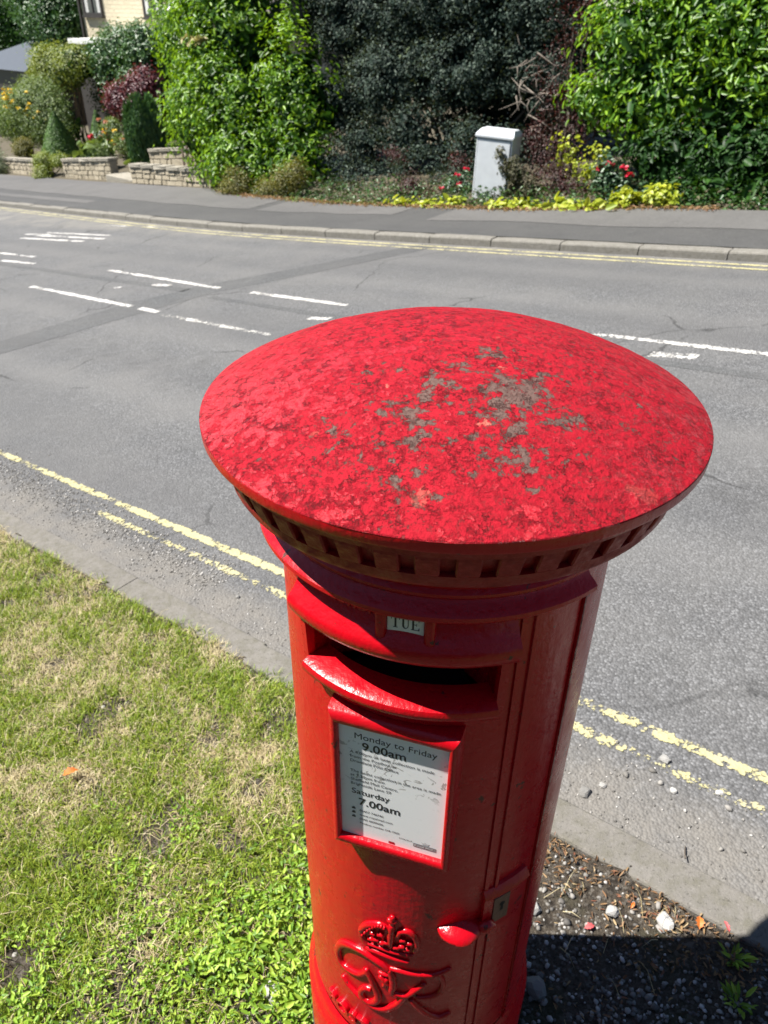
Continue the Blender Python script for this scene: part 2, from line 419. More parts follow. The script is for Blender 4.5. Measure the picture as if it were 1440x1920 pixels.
def m_cap():
    k = NT('weathered_red_paint')
    dv = k.mix(.012, k.co, k.noise(22, 5, .6, col=True), 'ADD')
    n1 = k.noise(8, 8, .62); n2 = k.noise(58, 9, .72, vec=dv); n3 = k.noise(19, 9, .70, vec=k.map(loc=(5.3, 2.1, .4))); n4 = k.noise(130, 5, .7)
    x, y, z = k.sep()
    # broad worn area on the flat crown, thinning towards the left edge
    dx = k.math('SUBTRACT', x, .015); dy = k.math('MULTIPLY', k.math('SUBTRACT', y, -.15), 1.2)
    rad = k.math('SQRT', k.math('ADD', k.math('MULTIPLY', dx, dx), k.math('MULTIPLY', dy, dy)))
    crown = k.math('SUBTRACT', 1.0, k.sstep(rad, .03, .27))
    right = k.sstep(x, -.26, .02)
    # dull, chalked paint between islands of sound gloss paint
    u = k.math('ADD', k.math('MULTIPLY', n2, .65), k.math('MULTIPLY', n3, .35))
    u = k.math('ADD', u, k.math('MULTIPLY', n1, .22))
    wear = k.math('ADD', k.math('MULTIPLY', right, .07), k.math('MULTIPLY', crown, .05))
    dull = k.sstep(k.math('ADD', u, wear), .615, .69)
    dirt = k.sstep(k.math('ADD', k.math('ADD', k.math('MULTIPLY', n3, .42), k.math('MULTIPLY', n2, .53)), k.math('ADD', k.math('MULTIPLY', crown, .118), k.math('MULTIPLY', n1, .22))), .700, .735)
    c = k.mix(n1, (.40, .0008, .009), (.47, .0012, .014))
    c = k.mix(k.math('MULTIPLY', k.ramp(n4, [(.4, 0), (.7, 1)]), .15), c, (.38, .008, .016))
    c = k.mix(k.math('MULTIPLY', dull, .75), c, k.mix(n4, (.27, .008, .016), (.40, .014, .028)))
    c = k.mix(k.math('MULTIPLY', dirt, .92), c, k.mix(n4, (.07, .055, .046), (.16, .125, .105)))
    fleck = k.math('MULTIPLY', k.ramp(k.noise(120, 9, .78), [(.565, 0), (.595, 1)]), k.math('ADD', k.math('MULTIPLY', k.ramp(n1, [(.42, 0), (.6, 1)]), .35), k.math('MULTIPLY', k.math('MULTIPLY', right, k.ramp(n3, [(.42, 0), (.6, 1)])), .65)))
    c = k.mix(k.math('MULTIPLY', fleck, .75), c, k.mix(n3, (.09, .055, .045), (.20, .10, .085)))
    prim = k.ramp(k.noise(19, 7, .62, vec=k.map(loc=(3.3, 1.2, 0))), [(.655, 0), (.675, 1)])
    c = k.mix(k.math('MULTIPLY', k.math('MULTIPLY', prim, crown), .85), c, (.55, .15, .11))
    # cracks and lifted flakes: short broken lines, never a closed net
    cv = k.mix(.09, k.co, k.noise(24, 7, .7, col=True), 'ADD')
    ed = k.vor(26, 'DISTANCE_TO_EDGE', vec=cv); ed2 = k.vor(70, 'DISTANCE_TO_EDGE', vec=cv)
    cm = k.ramp(k.noise(34, 5, .65, vec=k.map(loc=(7, 0, 0))), [(.50, 0), (.56, 1)])
    cm2 = k.ramp(k.noise(60, 5, .65, vec=k.map(loc=(0, 9, 0))), [(.53, 0), (.6, 1)])
    cr = k.math('MULTIPLY', k.math('SUBTRACT', 1.0, k.sstep(ed, .008, .03)), cm)
    cr2 = k.math('MULTIPLY', k.math('SUBTRACT', 1.0, k.sstep(ed2, .02, .06)), cm2)
    crack = k.math('MAXIMUM', cr, k.math('MULTIPLY', cr2, .7))
    c = k.mix(k.math('MULTIPLY', crack, .65), c, (.07, .012, .012))
    speck = k.ramp(k.noise(190, 6, .75), [(.56, 0), (.62, 1)])
    c = k.mix(k.math('MULTIPLY', speck, .3), c, (.10, .03, .025))
    rough = k.mix(k.math('MAXIMUM', dull, dirt), (.34,)*3, (.75,)*3)
    h = k.math('ADD', k.math('MULTIPLY', dull, -.45), k.math('MULTIPLY', crack, -1.0))
    h = k.math('ADD', h, k.math('MULTIPLY', n2, 1.0)); h = k.math('ADD', h, k.math('MULTIPLY', n4, .6)); h = k.math('ADD', h, k.math('MULTIPLY', dirt, -.35)); h = k.math('ADD', h, k.math('MULTIPLY', fleck, -.5))
    sp_ = k.new('ShaderNodeSeparateColor'); k.l.new(k.mix(k.math('MAXIMUM', dull, dirt), (.42,)*3, (.12,)*3), sp_.inputs[0])
    return k.fin(c, rough, k.bump(h, .9, .004), spec=sp_.outputs[0])
M['cap'] = m_cap()
def m_grime_shade():  # random grime, over a base red darkened to deepen the shade under the cap
    k = NT('red_paint_grime_and_shade'); n = k.noise(30, 7, .68); f = k.noise(110, 5, .7)
    c = k.mix(k.noise(5, 4), (.25, .002, .004), (.33, .003, .006))
    c = k.mix(k.ramp(n, [(.50, 0), (.68, .5)]), c, (.05, .004, .007))
    return k.fin(c, k.ramp(n, [(.4, .3), (.65, .8)]), k.bump(k.math('ADD', n, k.math('MULTIPLY', f, .4)), .6, .004))
M['cap_under'] = m_grime_shade()
M['black'] = simple('black_base_paint', (.012, .012, .013), .5, .4, 30, .3)
M['hole'] = simple('dark_interior', (.02, .008, .007), .9, .3, 30)

T0 = -18.5                              # the way the door faces
def cp(th, r, z):
    a = R(th); return (r*math.sin(a), -r*math.cos(a), z)
pb = empty('pillar_box')
tag(pb, 'red cast-iron pillar box with weathered domed cap standing on the verge', 'pillar box')

def lathe(name, prof, a0, a1, n, mat, parent, smooth=True, close_ends=False):
    full = abs(a1-a0) >= 359.9; V = []; F = []; m = len(prof)
    cnt = n if full else n+1
    for i in range(cnt):
        th = a0 + (a1-a0)*i/n
        for (r, z) in prof: V.append(cp(th, r, z))
    for i in range(n):
        i2 = (i+1) % cnt
        for j in range(m-1): F.append((i*m+j, i2*m+j, i2*m+j+1, i*m+j+1))
    if close_ends and not full:
        F.append(tuple(range(m))[::-1]); F.append(tuple((cnt-1)*m + j for j in range(m)))
    o = mk(name, V, F, mat, parent, smooth)
    bm = bmesh.new(); bm.from_mesh(o.data); bmesh.ops.recalc_face_normals(bm, faces=bm.faces); bm.to_mesh(o.data); bm.free()
    if smooth: sharp(o)
    return o
def sharp(o, ang=35):
    me = o.data
    bm = bmesh.new(); bm.from_mesh(me)
    for e_ in bm.edges:
        if len(e_.link_faces) == 2 and e_.calc_face_angle(0) > R(ang): e_.smooth = False
    bm.to_mesh(me); bm.free()

# cap: domed top, thin rim
RC, HD, ZR = .31, .0795, 1.70
Rs = (RC*RC + HD*HD)/(2*HD); zc = ZR + HD - Rs
prof = []
for i in range(90):
    rr = (RC-.003)*(i/89)**.85
    prof.append((max(rr, 1e-4), zc + math.sqrt(Rs*Rs - rr*rr)))
prof += [(.3094, ZR+.0002), (.3100, ZR-.0012)]
cap = lathe('cap', prof, 0, 360, 360, M['cap'], pb)
for v in cap.data.vertices:             # thick old paint is never quite even
    p = v.co; q = mnoise.noise(p*14)*.0011 + mnoise.noise(p*45)*.0006 + mnoise.noise(p*110)*.0003
    rr = math.hypot(p.x, p.y)
    if p.z > ZR-.001: p.z += q*min(1, (RC - rr)/.02 + .35)
    else: p.x *= 1 + q*2; p.y *= 1 + q*2
lathe('rim', [(.3100, ZR-.0012), (.3098, ZR-.012), (.3085, ZR-.0150), (.304, ZR-.0170), (.2965, ZR-.0232)], 0, 360, 360, M['red'], pb)
frieze = lathe('frieze', [(.2965, ZR-.0230), (.2945, ZR-.0315), (.2865, ZR-.0322), (.2755, ZR-.0615), (.2830, ZR-.0625), (.2815, ZR-.0735), (.2785, ZR-.079), (.264, ZR-.083), (.245, ZR-.0855)], 0, 360, 192, M['cap_under'], pb)
me_d = None
ND = 44
for i in range(ND):
    th = 360*i/ND; w = 360/ND*.31
    sec = [(.2945, ZR-.0275), (.2795, ZR-.0755)]
    V = []
    for a in (-w, w):
        for (r_, z_) in ((.262, ZR-.0310), (.2935, ZR-.0310), (.2940, ZR-.034), (.2845, ZR-.0615), (.2820, ZR-.0635), (.262, ZR-.0635)):
            V.append(cp(a, r_, z_))
    F = [(0, 1, 2, 3, 4, 5), (11, 10, 9, 8, 7, 6)] + [(j, 6+j, 6+(j+1) % 6, (j+1) % 6) for j in range(6)]
    if me_d is None:
        d0 = mk('dentil', V, F, M['cap_under'], frieze); me_d = d0.data
        bm = bmesh.new(); bm.from_mesh(me_d); bmesh.ops.bevel(bm, geom=list(bm.edges), offset=.0018, segments=1, affect='EDGES')
        bmesh.ops.recalc_face_normals(bm, faces=bm.faces); bm.to_mesh(me_d); bm.free()
    else:
        d0 = bpy.data.objects.new('dentil', me_d); C.objects.link(d0); d0.parent = frieze
        d0.rotation_euler = (0, 0, R(th))
# neck and body drum behind the door
RB = .2215
DA, DB = T0-65.3, T0+65.3
neck = lathe('neck', [(.250, ZR-.0850), (.238, ZR-.104), (.232, ZR-.13), (.2275, ZR-.15), (.2265, 1.53)], 0, 360, 128, M['red'], pb)
def shell(name, ths, zs, r, mat, parent, hole=None, edge=.008, smooth=True):
    V = []; F = []; nz = len(zs)
    for th in ths:
        for z in zs: V.append(cp(th, r, z))
    for i in range(len(ths)-1):
        for j in range(nz-1):
            tm = (ths[i]+ths[i+1])/2; zm = (zs[j]+zs[j+1])/2
            if hole and hole[0] < tm < hole[1] and hole[2] < zm < hole[3]: continue
            F.append((i*nz+j, (i+1)*nz+j, (i+1)*nz+j+1, i*nz+j+1))
    bm = bmesh.new(); vs = [bm.verts.new(v) for v in V]
    for f in F: bm.faces.new([vs[q] for q in f])
    if edge:                            # turn the rim inwards so the plate has thickness, with a soft arris
        be = [e_ for e_ in bm.edges if e_.is_boundary]
        ret = bmesh.ops.extrude_edge_only(bm, edges=be)
        for v in [g for g in ret['geom'] if isinstance(g, bmesh.types.BMVert)]:
            k = (r-edge)/r; v.co.x *= k; v.co.y *= k
    bmesh.ops.delete(bm, geom=[v for v in bm.verts if not v.link_faces], context='VERTS')
    bmesh.ops.recalc_face_normals(bm, faces=bm.faces)
    o = from_bm(name, bm, mat, parent, smooth); sharp(o, 40); return o
def arange(a, b, n): return list(np.linspace(a, b, n))
SLOT = (T0-31.4, T0+32.2, 1.402, 1.464)
body = shell('body', arange(DB+.5, DA+360-.5, 90), arange(.38, 1.60, 6), RB+.0035, M['red'], pb, None, .02)
lathe('jamb_bead', [(RB+.003, .42), (RB+.0052, .42), (RB+.0052, 1.535), (RB+.003, 1.535)], DB+.6, DB+2.2, 3, M['red'], body)
ths = sorted(set(arange(DA, DB, 60) + [SLOT[0], SLOT[1]])); zs = sorted(set(arange(.41, 1.552, 24) + [SLOT[2], SLOT[3]]))
door = shell('door', ths, zs, RB, M['red'], pb, SLOT, .02)
tag(door, 'door facing left of the viewer with slot, notice and royal cypher')
ths = sorted(set(arange(T0-64, T0+44, 60) + [SLOT[0], SLOT[1]])); zs = sorted(set(arange(.425, 1.547, 24) + [SLOT[2], SLOT[3]]))
shell('door_panel', ths, zs, RB+.0032, M['red'], door, SLOT, .004)
for a in (T0+44.0,):           # moulded strips up the door
    sgn = 1 if a > T0 else -1
    lathe('moulding', [(RB+.002, .426), (RB+.006, .426), (RB+.006, 1.546), (RB+.002, 1.546)], a-sgn*5.5, a-sgn*3.8, 3, M['red'], door)
    lathe('moulding', [(RB+.002, .426), (RB+.0065, .426), (RB+.0065, 1.546), (RB+.002, 1.546)], a-sgn*.9, a+sgn*.5, 3, M['red'], door)
# cornice band over the door
lathe('cornice', [(.224, 1.6155), (.244, 1.613), (.2455, 1.605), (.2405, 1.599), (.236, 1.590), (.2350, 1.583), (.2395, 1.578), (.2395, 1.574), (.2365, 1.570), (.2395, 1.565), (.2480, 1.5595), (.2520, 1.5555), (.2520, 1.5495), (.2490, 1.5455), (.224, 1.547)], DA-1.0, DB-6.5, 96, M['red'], door, True, True)
# slot lining and its bevelled shelf
Rsh = RB+.003
def ring_box(name, a0, a1, r0, r1, z0, z1, mat, parent, n=24):
    return lathe(name, [(r0, z0), (r1, z0), (r1, z1), (r0, z1), (r0, z0)], a0, a1, n, mat, parent, False, True)
lin = lathe('slot_lining', [(Rsh, SLOT[3]+.0005), (.200, SLOT[3]+.004), (.120, SLOT[3]+.01), (.120, SLOT[2]-.06), (.206, SLOT[2]-.045)], SLOT[0], SLOT[1], 30, M['hole'], door, False)
for a in (SLOT[0], SLOT[1]):
    mk('slot_cheek', [cp(a, Rsh+.004, SLOT[2]-.001), cp(a, Rsh+.004, SLOT[3]+.001), cp(a, .12, SLOT[3]+.01), cp(a, .12, SLOT[2]-.06)], [(0, 1, 2, 3)], M['red'], door)
lathe('slot_lip', [(.203, SLOT[2]-.02), (.2045, SLOT[2]-.004), (.2075, SLOT[2]+.001), (.2360, SLOT[2]+.0005), (.2445, SLOT[2]-.004), (.2470, SLOT[2]-.010), (.2455, SLOT[2]-.0175), (.240, SLOT[2]-.024), (.2325, SLOT[2]-.033), (.2285, SLOT[2]-.044), (.222, SLOT[2]-.047), (.205, SLOT[2]-.03)], SLOT[0], SLOT[1], 60, M['red'], door, True, True)
lathe('slot_hood', [(.220, 1.5345), (.2285, 1.5330), (.2330, 1.522), (.2400, 1.510), (.2480, 1.5005), (.2510, 1.4945), (.2500, 1.4835), (.2470, 1.4765), (.236, 1.4695), (.222, 1.4645)], SLOT[0]-4, SLOT[1]+4.2, 60, M['red'], door, True, True)
for a, b in ((SLOT[0]-2.6, SLOT[0]-.02), (SLOT[1]+.02, SLOT[1]+2.8)):
    lathe('slot_jamb', [(.221, 1.362), (.2300, 1.362), (.2340, 1.370), (.2385, 1.478), (.221, 1.478)], a, b, 4, M['red'], door, False, True)

# next-collection tab
def face_frame(th):                     # local frame standing on the door: x to the viewer's right, y up, z out
    a = R(th); out = Vector((math.sin(a), -math.cos(a), 0)); rt = Vector((math.cos(a), math.sin(a), 0))
    return Matrix(((rt.x, 0, out.x, 0), (rt.y, 0, out.y, 0), (0, 1, 0, 0), (0, 0, 0, 1)))
def bm_obj(name, fn, M4, mat, parent, smooth=False):
    bm = bmesh.new(); fn(bm); bm.transform(M4); bmesh.ops.recalc_face_normals(bm, faces=bm.faces)
    return from_bm(name, bm, mat, parent, smooth)
M['enamel'] = simple('aged_cream_enamel', (.78, .75, .64), .35, .18, 60)
M['ink'] = simple('black_print', (.018, .018, .02), .5, .2, 40)
FT = face_frame(-14.2)
Mt = FT @ Matrix.Translation((0, 1.529, 0))
tab = bm_obj('collection_tab', lambda bm: box_bm(bm, (-.0215, -.019, .222), (.0215, .0185, .2365), .0008), Mt, M['enamel'], door)
tag(tab, 'cream tab reading TUE above the slot')
def holder(bm):
    box_bm(bm, (-.036, -.034, .215), (.036, -.0195, .2395), .004)
for sx in (-1, 1):
    bm_obj('tab_holder', lambda bm: box_bm(bm, (sx*.0285-.0065, -.031, .212), (sx*.0285+.0065, .022, .2425), .004), Mt, M['red'], door, True)
bm_obj('tab_holder', lambda bm: box_bm(bm, (-.035, -.0335, .212), (.035, -.0195, .236), .004), Mt, M['red'], door, True)
# serif capitals T, U, E drawn as flat shapes
def rect(x0, y0, x1, y1): return [(x0, y0), (x1, y0), (x1, y1), (x0, y1)]
def flat(name, polys, M4, z, mat, parent):
    V = []; F = []
    for k, p in enumerate(polys):
        b = len(V); V += [M4 @ Vector((x, y, z)) for x, y in p]; F.append(tuple(range(b, b+len(p))))
    return mk(name, V, F, mat, parent)
GL = {
 'T': [rect(.40, .06, .60, .94), rect(.26, 0, .74, .06), rect(.05, .94, .95, 1.0), [(.05, .72), (.10, .72), (.17, .94), (.05, .94)], [(.95, .72), (.95, .94), (.83, .94), (.90, .72)]],
 'U': [rect(.16, .30, .36, .94), rect(.02, .94, .48, 1.0), rect(.74, .30, .82, .94), rect(.62, .94, .94, 1.0),
       [(.16, .30), (.20, .14), (.30, .04), (.46, -.01), (.62, .03), (.75, .14), (.82, .30), (.74, .30), (.68, .17), (.58, .08), (.48, .09), (.40, .16), (.36, .30)]],
 'E': [rect(.14, .06, .34, .94), rect(.02, 0, .90, .06), rect(.02, .94, .86, 1.0), rect(.34, .47, .58, .53), rect(.58, .36, .63, .64), [(.90, .06), (.90, .26), (.85, .26), (.76, .06)], [(.86, .94), (.76, .94), (.81, .74), (.86, .74)]]}
xx = -.0172
for ch in 'TUE':
    flat('lettering', [[(xx + x*.0112, -.0085 + y*.0165) for x, y in p] for p in GL[ch]], Mt, .2368, M['ink'], tab); xx += .0117

def text_mesh(body_, size, bold=0., extrude=0., shear=0., align='LEFT', bevel=0.):
    cu = bpy.data.curves.new('lettering', 'FONT'); cu.body = body_; cu.size = size; cu.offset = bold; cu.extrude = extrude
    cu.align_x = align; cu.shear = shear; cu.bevel_depth = bevel; cu.resolution_u = 3
    ob = bpy.data.objects.new('tmp', cu); C.objects.link(ob)
    bpy.context.view_layer.update()
    me = bpy.data.meshes.new_from_object(ob.evaluated_get(bpy.context.evaluated_depsgraph_get()))
    bpy.data.objects.remove(ob, do_unlink=True); bpy.data.curves.remove(cu)
    return me
def place_text(body_, M4, x, y, z, size, mat, parent, bold=0., sx=1.):
    me = text_mesh(body_, size, bold)
    me.transform(M4 @ Matrix.Translation((x, y, z)) @ Matrix.Diagonal((sx, 1, 1, 1)))
    return link('lettering', me, parent, mat)
def bent_text(body_, th, z, size, r, mat, parent, sx=1., ext=.003):
    me = text_mesh(body_, size, .0004, ext, 0, 'CENTER', .0006)
    for v in me.vertices:
        a = th + math.degrees(v.co.x*sx/r); v.co = Vector(cp(a, r + v.co.z, z + v.co.y))
    return link('lettering', me, parent, mat)
bent_text('COLLECTION', -36.5, 1.5265, .0185, RB+.0075, M['red_relief'], door, 1.0, .003)
bent_text('POST  OFFICE', T0-1, .462, .046, RB+.006, M['red_relief'], door, .93, .0045)

# notice frame and printed plate
FN = face_frame(-17.5)
NZ0, NZ1, NW = 1.09, 1.330, .0755
ND_ = .2285
def m_plate():
    k = NT('notice_plastic'); x, y, z = k.sep()
    sm = k.noise(26, 6, .65); sc_ = k.noise(70, 6, .7)
    near = k.math('SUBTRACT', 1.0, k.sstep(k.math('ABSOLUTE', k.math('SUBTRACT', z, 1.255)), .02, .06))
    mk_ = k.math('MULTIPLY', k.ramp(k.noise(48, 3, .6, dist=1.5), [(.60, 0), (.63, 1), (.68, 1), (.70, .1)]), near)
    c = k.mix(sm, (.84, .85, .86), (.9, .9, .9))
    c = k.mix(k.math('MULTIPLY', mk_, .75), c, (.3, .29, .27))
    c = k.mix(k.ramp(sc_, [(.62, 0), (.75, .35)]), c, (.5, .5, .5))
    return k.fin(c, .3, spec=.5)
M['plate'] = m_plate()
plate = bm_obj('notice_plate', lambda bm: box_bm(bm, (-NW-.003, NZ0-.003, .215), (NW+.003, NZ1+.003, ND_)), FN, M['plate'], door)
tag(plate, 'white collection-times notice with black print and scuffs')
FD = .2375
def bar(bm, p0, p1, inw, front, out_w, back):
    """bar of the notice frame from p0 to p1 (inner edge corners), inw = direction away from the opening"""
    d = (Vector(p1)-Vector(p0)).normalized(); o = Vector(inw)
    def sec(p, m):
        p = Vector(p); q = []
        for (a, z) in ((0, ND_-.004), (0, front-.003), (.0025, front), (out_w*.55, front+.0012), (out_w-.002, front-.002), (out_w, front-.006), (out_w+.004, back)):
            c = p + o*a + d*m*a; q.append(bm.verts.new((c.x, c.y, z)))
        return q
    A_ = sec(p0, -1); B_ = sec(p1, 1)
    for j in range(len(A_)-1): bm.faces.new((A_[j], B_[j], B_[j+1], A_[j+1]))
c00, c10, c11, c01 = (-NW, NZ0, 0), (NW, NZ0, 0), (NW, NZ1, 0), (-NW, NZ1, 0)
notice_frame = None
for (p0, p1, o_) in ((c00, c10, (0, -1, 0)), (c10, c11, (1, 0, 0)), (c11, c01, (0, 1, 0)), (c01, c00, (-1, 0, 0))):
    w_ = .0125 if o_[0] else (.019 if o_[1] < 0 else .024)
    def fn(bm):
        d = (Vector(p1)-Vector(p0)).normalized(); o = Vector(o_)
        wx, wy0, wy1 = .0125, .019, .024
        def cor(pt, f):                 # mitred corner offset
            sx = -1 if pt[0] < 0 else 1; top = pt[1] > 1.2
            return Vector((pt[0] + sx*wx*f, pt[1] + (wy1 if top else -wy0)*f, 0))
        prof_ = [(0, ND_-.006), (0, FD-.004), (.12, FD-.0005), (.5, FD+.001), (.85, FD-.0015), (1, FD-.006), (1.10, .196)]
        A_ = []; B_ = []
        for (a, z) in prof_:
            q = cor(p0, a); A_.append(bm.verts.new((q.x, q.y, z))); q = cor(p1, a); B_.append(bm.verts.new((q.x, q.y, z)))
        for j in range(len(A_)-1): bm.faces.new((A_[j], B_[j], B_[j+1], A_[j+1]))
    fb = bm_obj('notice_frame', fn, FN, M['red'], door, True)
LX = -.0625
for (tx, x, y, sz, b) in (
    ('Monday to Friday', LX+.008, 1.3045, .0176, 0), ('9.00am', LX+.019, 1.2845, .0235, .00055),
    ('A 4.00pm or later collection is made', LX+.002, 1.2735, .0087, .00002), ('from the Postbox at', LX+.002, 1.2645, .0087, .00002), ('Dronfield Post Office', LX+.002, 1.2555, .0087, .00002),
    ('The latest collection in the area is made', LX+.002, 1.2345, .0087, .00002), ('at 7.30pm from', LX+.002, 1.2255, .0087, .00002), ('Sheffield Mail Centre,', LX+.002, 1.2165, .0087, .00002), ('Brightside Lane S9', LX+.002, 1.2075, .0087, .00002),
    ('Saturday', LX+.003, 1.1885, .0176, .0002), ('7.00am', LX+.013, 1.1655, .0235, .00055),
    ('03457 740740', LX+.0145, 1.1500, .0068, .00008), ('www.royalmail.com', LX+.0145, 1.1405, .0068, .0001), ('0345 6000606', LX+.0145, 1.1310, .0068, .00008), ('Postbox number S18 190D', LX+.0145, 1.1215, .0060, .00008), ('07/06/2019', LX+.074, 1.1125, .0048, 0)):
    place_text(tx, FN, x, y-.002, ND_+.0003, sz*.91, M['ink'], plate, b*.5)
for yy in (1.1505, 1.141, 1.1315):      # small telephone, screen and letter signs
    flat('printed_sign', [rect(LX+.003, yy, LX+.0085, yy+.0032), rect(LX+.0042, yy+.0036, LX+.0073, yy+.005)], FN, ND_+.0003, M['ink'], plate)
M['grey_ink'] = simple('grey_print', (.25, .25, .26), .5, .1, 40)
M['pale_ink'] = simple('pale_print', (.62, .62, .62), .5, .1, 40)
flat('logo_bar', [rect(.033, 1.1025, .0665, 1.1105)], FN, ND_+.0003, M['grey_ink'], plate)
place_text('Royal Mail', FN, .0345, 1.1042, ND_+.0006, .0066, M['pale_ink'], plate, .00005)
flat('logo_crown', [[(.046, 1.1125), (.055, 1.1125), (.0565, 1.1175), (.0535, 1.1155), (.0505, 1.119), (.0475, 1.1155), (.0445, 1.1175)]], FN, ND_+.0003, M['pale_ink'], plate)
flat('printed_sign', [rect(-.004, 1.0925, .005, 1.0975)], FN, ND_+.0003, simple('red_print', (.4, .01, .02), .5), plate)

# lock, keyhole and door pull
FL = face_frame(29.5)
lock = lathe('lock_case', [(.215, .846), (.2295, .846), (.2315, .850), (.2315, .944), (.215, .944)], 20.5, 40.5, 12, M['red'], door, True, True)
lathe('lock_hood', [(.215, .9445), (.2350, .9445), (.2360, .948), (.2335, .954), (.2270, .962), (.215, .964)], 19.8, 41.2, 12, M['red'], lock, True, True)
lathe('lock_guard', [(.215, .848), (.2330, .848), (.2340, .852), (.2340, .944), (.215, .944)], 19.8, 21.6, 3, M['red'], lock, True, True)
M['brass'] = simple('worn_brass', (.14, .075, .055), .5, .5, 90, .2, .3)
esc = bm_obj('escutcheon', lambda bm: box_bm(bm, (-.0205, .866, .226), (.0105, .936, .2325), .001), FL, M['brass'], lock)
M['keyhole'] = simple('keyhole_dark', (.004, .004, .004), .9)
def kh(bm):
    bmesh.ops.create_circle(bm, cap_ends=True, radius=.0052, segments=20, matrix=Matrix.Translation((-.004, .914, .2330)))
    vs = [bm.verts.new(v) for v in ((-.0062, .912, .2330), (-.0018, .912, .2330), (-.001, .895, .2330), (-.007, .895, .2330))]
    bm.faces.new(vs)
bm_obj('keyhole', kh, FL, M['keyhole'], lock)
FH = face_frame(11.5)
def pull(bm):                           # almond-shaped finger pull, flat on top, swept back to the door underneath
    n = 28; rings = []
    def ring(sx, d0, d1, z):
        r_ = []
        for i in range(n+1):
            u = -1 + 2*i/n; x = u*sx; out = d0 + (d1-d0)*(1-u*u)**.62
            r_.append(bm.verts.new((x, z(u), out)))
        return r_
    back = ring(.038, .2235, .2235, lambda u: .8765 + .011*(1-u*u))
    mid = ring(.037, .2245, .2440, lambda u: .8762 + .006*(1-u*u))
    top = ring(.037, .2250, .2540, lambda u: .8745)
    lip = ring(.037, .2245, .2555, lambda u: .8700)
    low = ring(.034, .2240, .2460, lambda u: .8560)
    bot = ring(.026, .2230, .2330, lambda u: .8350)
    end = ring(.020, .2180, .2180, lambda u: .8250)
    R_ = [back, mid, top, lip, low, bot, end]
    for a, b in zip(R_, R_[1:]):
        for i in range(n): 
            bm.faces.new((a[i], a[i+1], b[i+1], b[i]))
    bmesh.ops.remove_doubles(bm, verts=bm.verts, dist=1e-5)
pl = bm_obj('door_pull', pull, FH, M['red_relief'], door, True); sharp(pl, 45)
V, F = tube([cp(18, .232, .868), cp(21, .236, .874), cp(23.5, .236, .884)], [.010, .012, .011], 10)
mk('pull_stem', V, F, M['red'], door, True)

# royal cypher in relief
RG = RB + .0038
def relief(name, path, r0, parent, n=8, rad=None, lift=.0):
    # smooth the path, lay it on the door, flatten slightly
    P = [Vector((a, b, 0)) for a, b in path]; Q = []
    for i in range(len(P)-1):
        p0, p1, p2, p3 = P[max(i-1, 0)], P[i], P[i+1], P[min(i+2, len(P)-1)]
        for j in range(5):
            t = j/5; Q.append(.5*((2*p1) + (p2-p0)*t + (2*p0-5*p1+4*p2-p3)*t*t + (3*p1-p0-3*p2+p3)*t**3))
    Q.append(P[-1])
    m = len(Q); rr = [r0*(.55 + .45*math.sin(math.pi*(.12 + .76*i/(m-1)))) if rad is None else rad[0] + (rad[1]-rad[0])*i/(m-1) for i in range(m)]
    V, F = tube([cp(q.x, RG + lift, q.y) for q in Q], rr, n)
    for v in V:                         # low relief: flatten outwards
        rr_ = math.hypot(v.x, v.y); k_ = (RG + min((rr_-RG)*1.05, .0052 + (rr_-RG)*.12))/rr_; v.x *= k_; v.y *= k_
    return mk(name, V, F, M['red_relief'], parent, True)
cyp = relief('royal_cypher', [(-18.0, .722), (-20.9, .732), (-25.8, .740), (-31.0, .743), (-36.6, .735), (-41.5, .717), (-44.7, .685), (-44.5, .656), (-41.6, .643), (-37.1, .646), (-31.8, .658), (-27.9, .684)], .0080, door, 10)
tag(cyp, 'raised royal cypher of entwined script letters under a crown')
for pth, r0 in (([(-28.8, .690), (-26.4, .670), (-24.3, .644), (-22.5, .616), (-23.2, .594), (-26.4, .576), (-30.1, .577), (-31.4, .595), (-28.9, .62), (-25.9, .625)], .0080),
                ([(-42.4, .600), (-38.7, .586), (-34.4, .577), (-29.2, .569), (-23.8, .568), (-18.6, .579), (-13.8, .606), (-11.0, .634), (-10.2, .651)], .0078),
                ([(-17.5, .724), (-16.0, .702), (-15.5, .674), (-15.8, .647), (-13.0, .642)], .0075),
                ([(-17.1, .728), (-12.4, .730), (-7.0, .729), (-1.7, .729), (3.7, .730), (9.4, .745)], .0058),
                ([(-1.4, .697), (-4.8, .676), (-9.2, .649), (-13.9, .648), (-16.8, .652)], .0060),
                ([(4.2, .728), (6.6, .701), (6.2, .672), (3.2, .655), (-.9, .648), (-5.0, .646)], .0055),
                ([(-7.3, .635), (-3.3, .609), (1.6, .584), (6.5, .573), (11.2, .583)], .0068),
                ([(-21.8, .690), (-16.9, .667)], .0055), ([(-20.0, .655), (-18.2, .690)], .005), ([(-22.5, .700), (-17.5, .700)], .004)):
    relief('letter_stroke', pth, r0, cyp)
cr = relief('crown', [(-27.3, .776), (-29.8, .79), (-30.6, .811), (-27.7, .838), (-22.9, .856), (-19.2, .856), (-17.6, .848)], .0066, door)
for pth, r0 in (([(-17.1, .800), (-16.9, .843), (-16.6, .869)], .0068), ([(-18.6, .880), (-14.5, .882)], .0056), ([(-16.6, .868), (-16.5, .895)], .0056),
                ([(-14.3, .839), (-12.6, .857), (-9.6, .86), (-7.0, .847), (-5.8, .825), (-6.8, .801)], .0062),
                ([(-28.3, .762), (-22.8, .768), (-16.3, .767), (-8.6, .764)], .0052), ([(-28.6, .778), (-22.9, .785), (-15.4, .786), (-7.0, .788)], .0046)):
    relief('crown_band', pth, r0, cr)
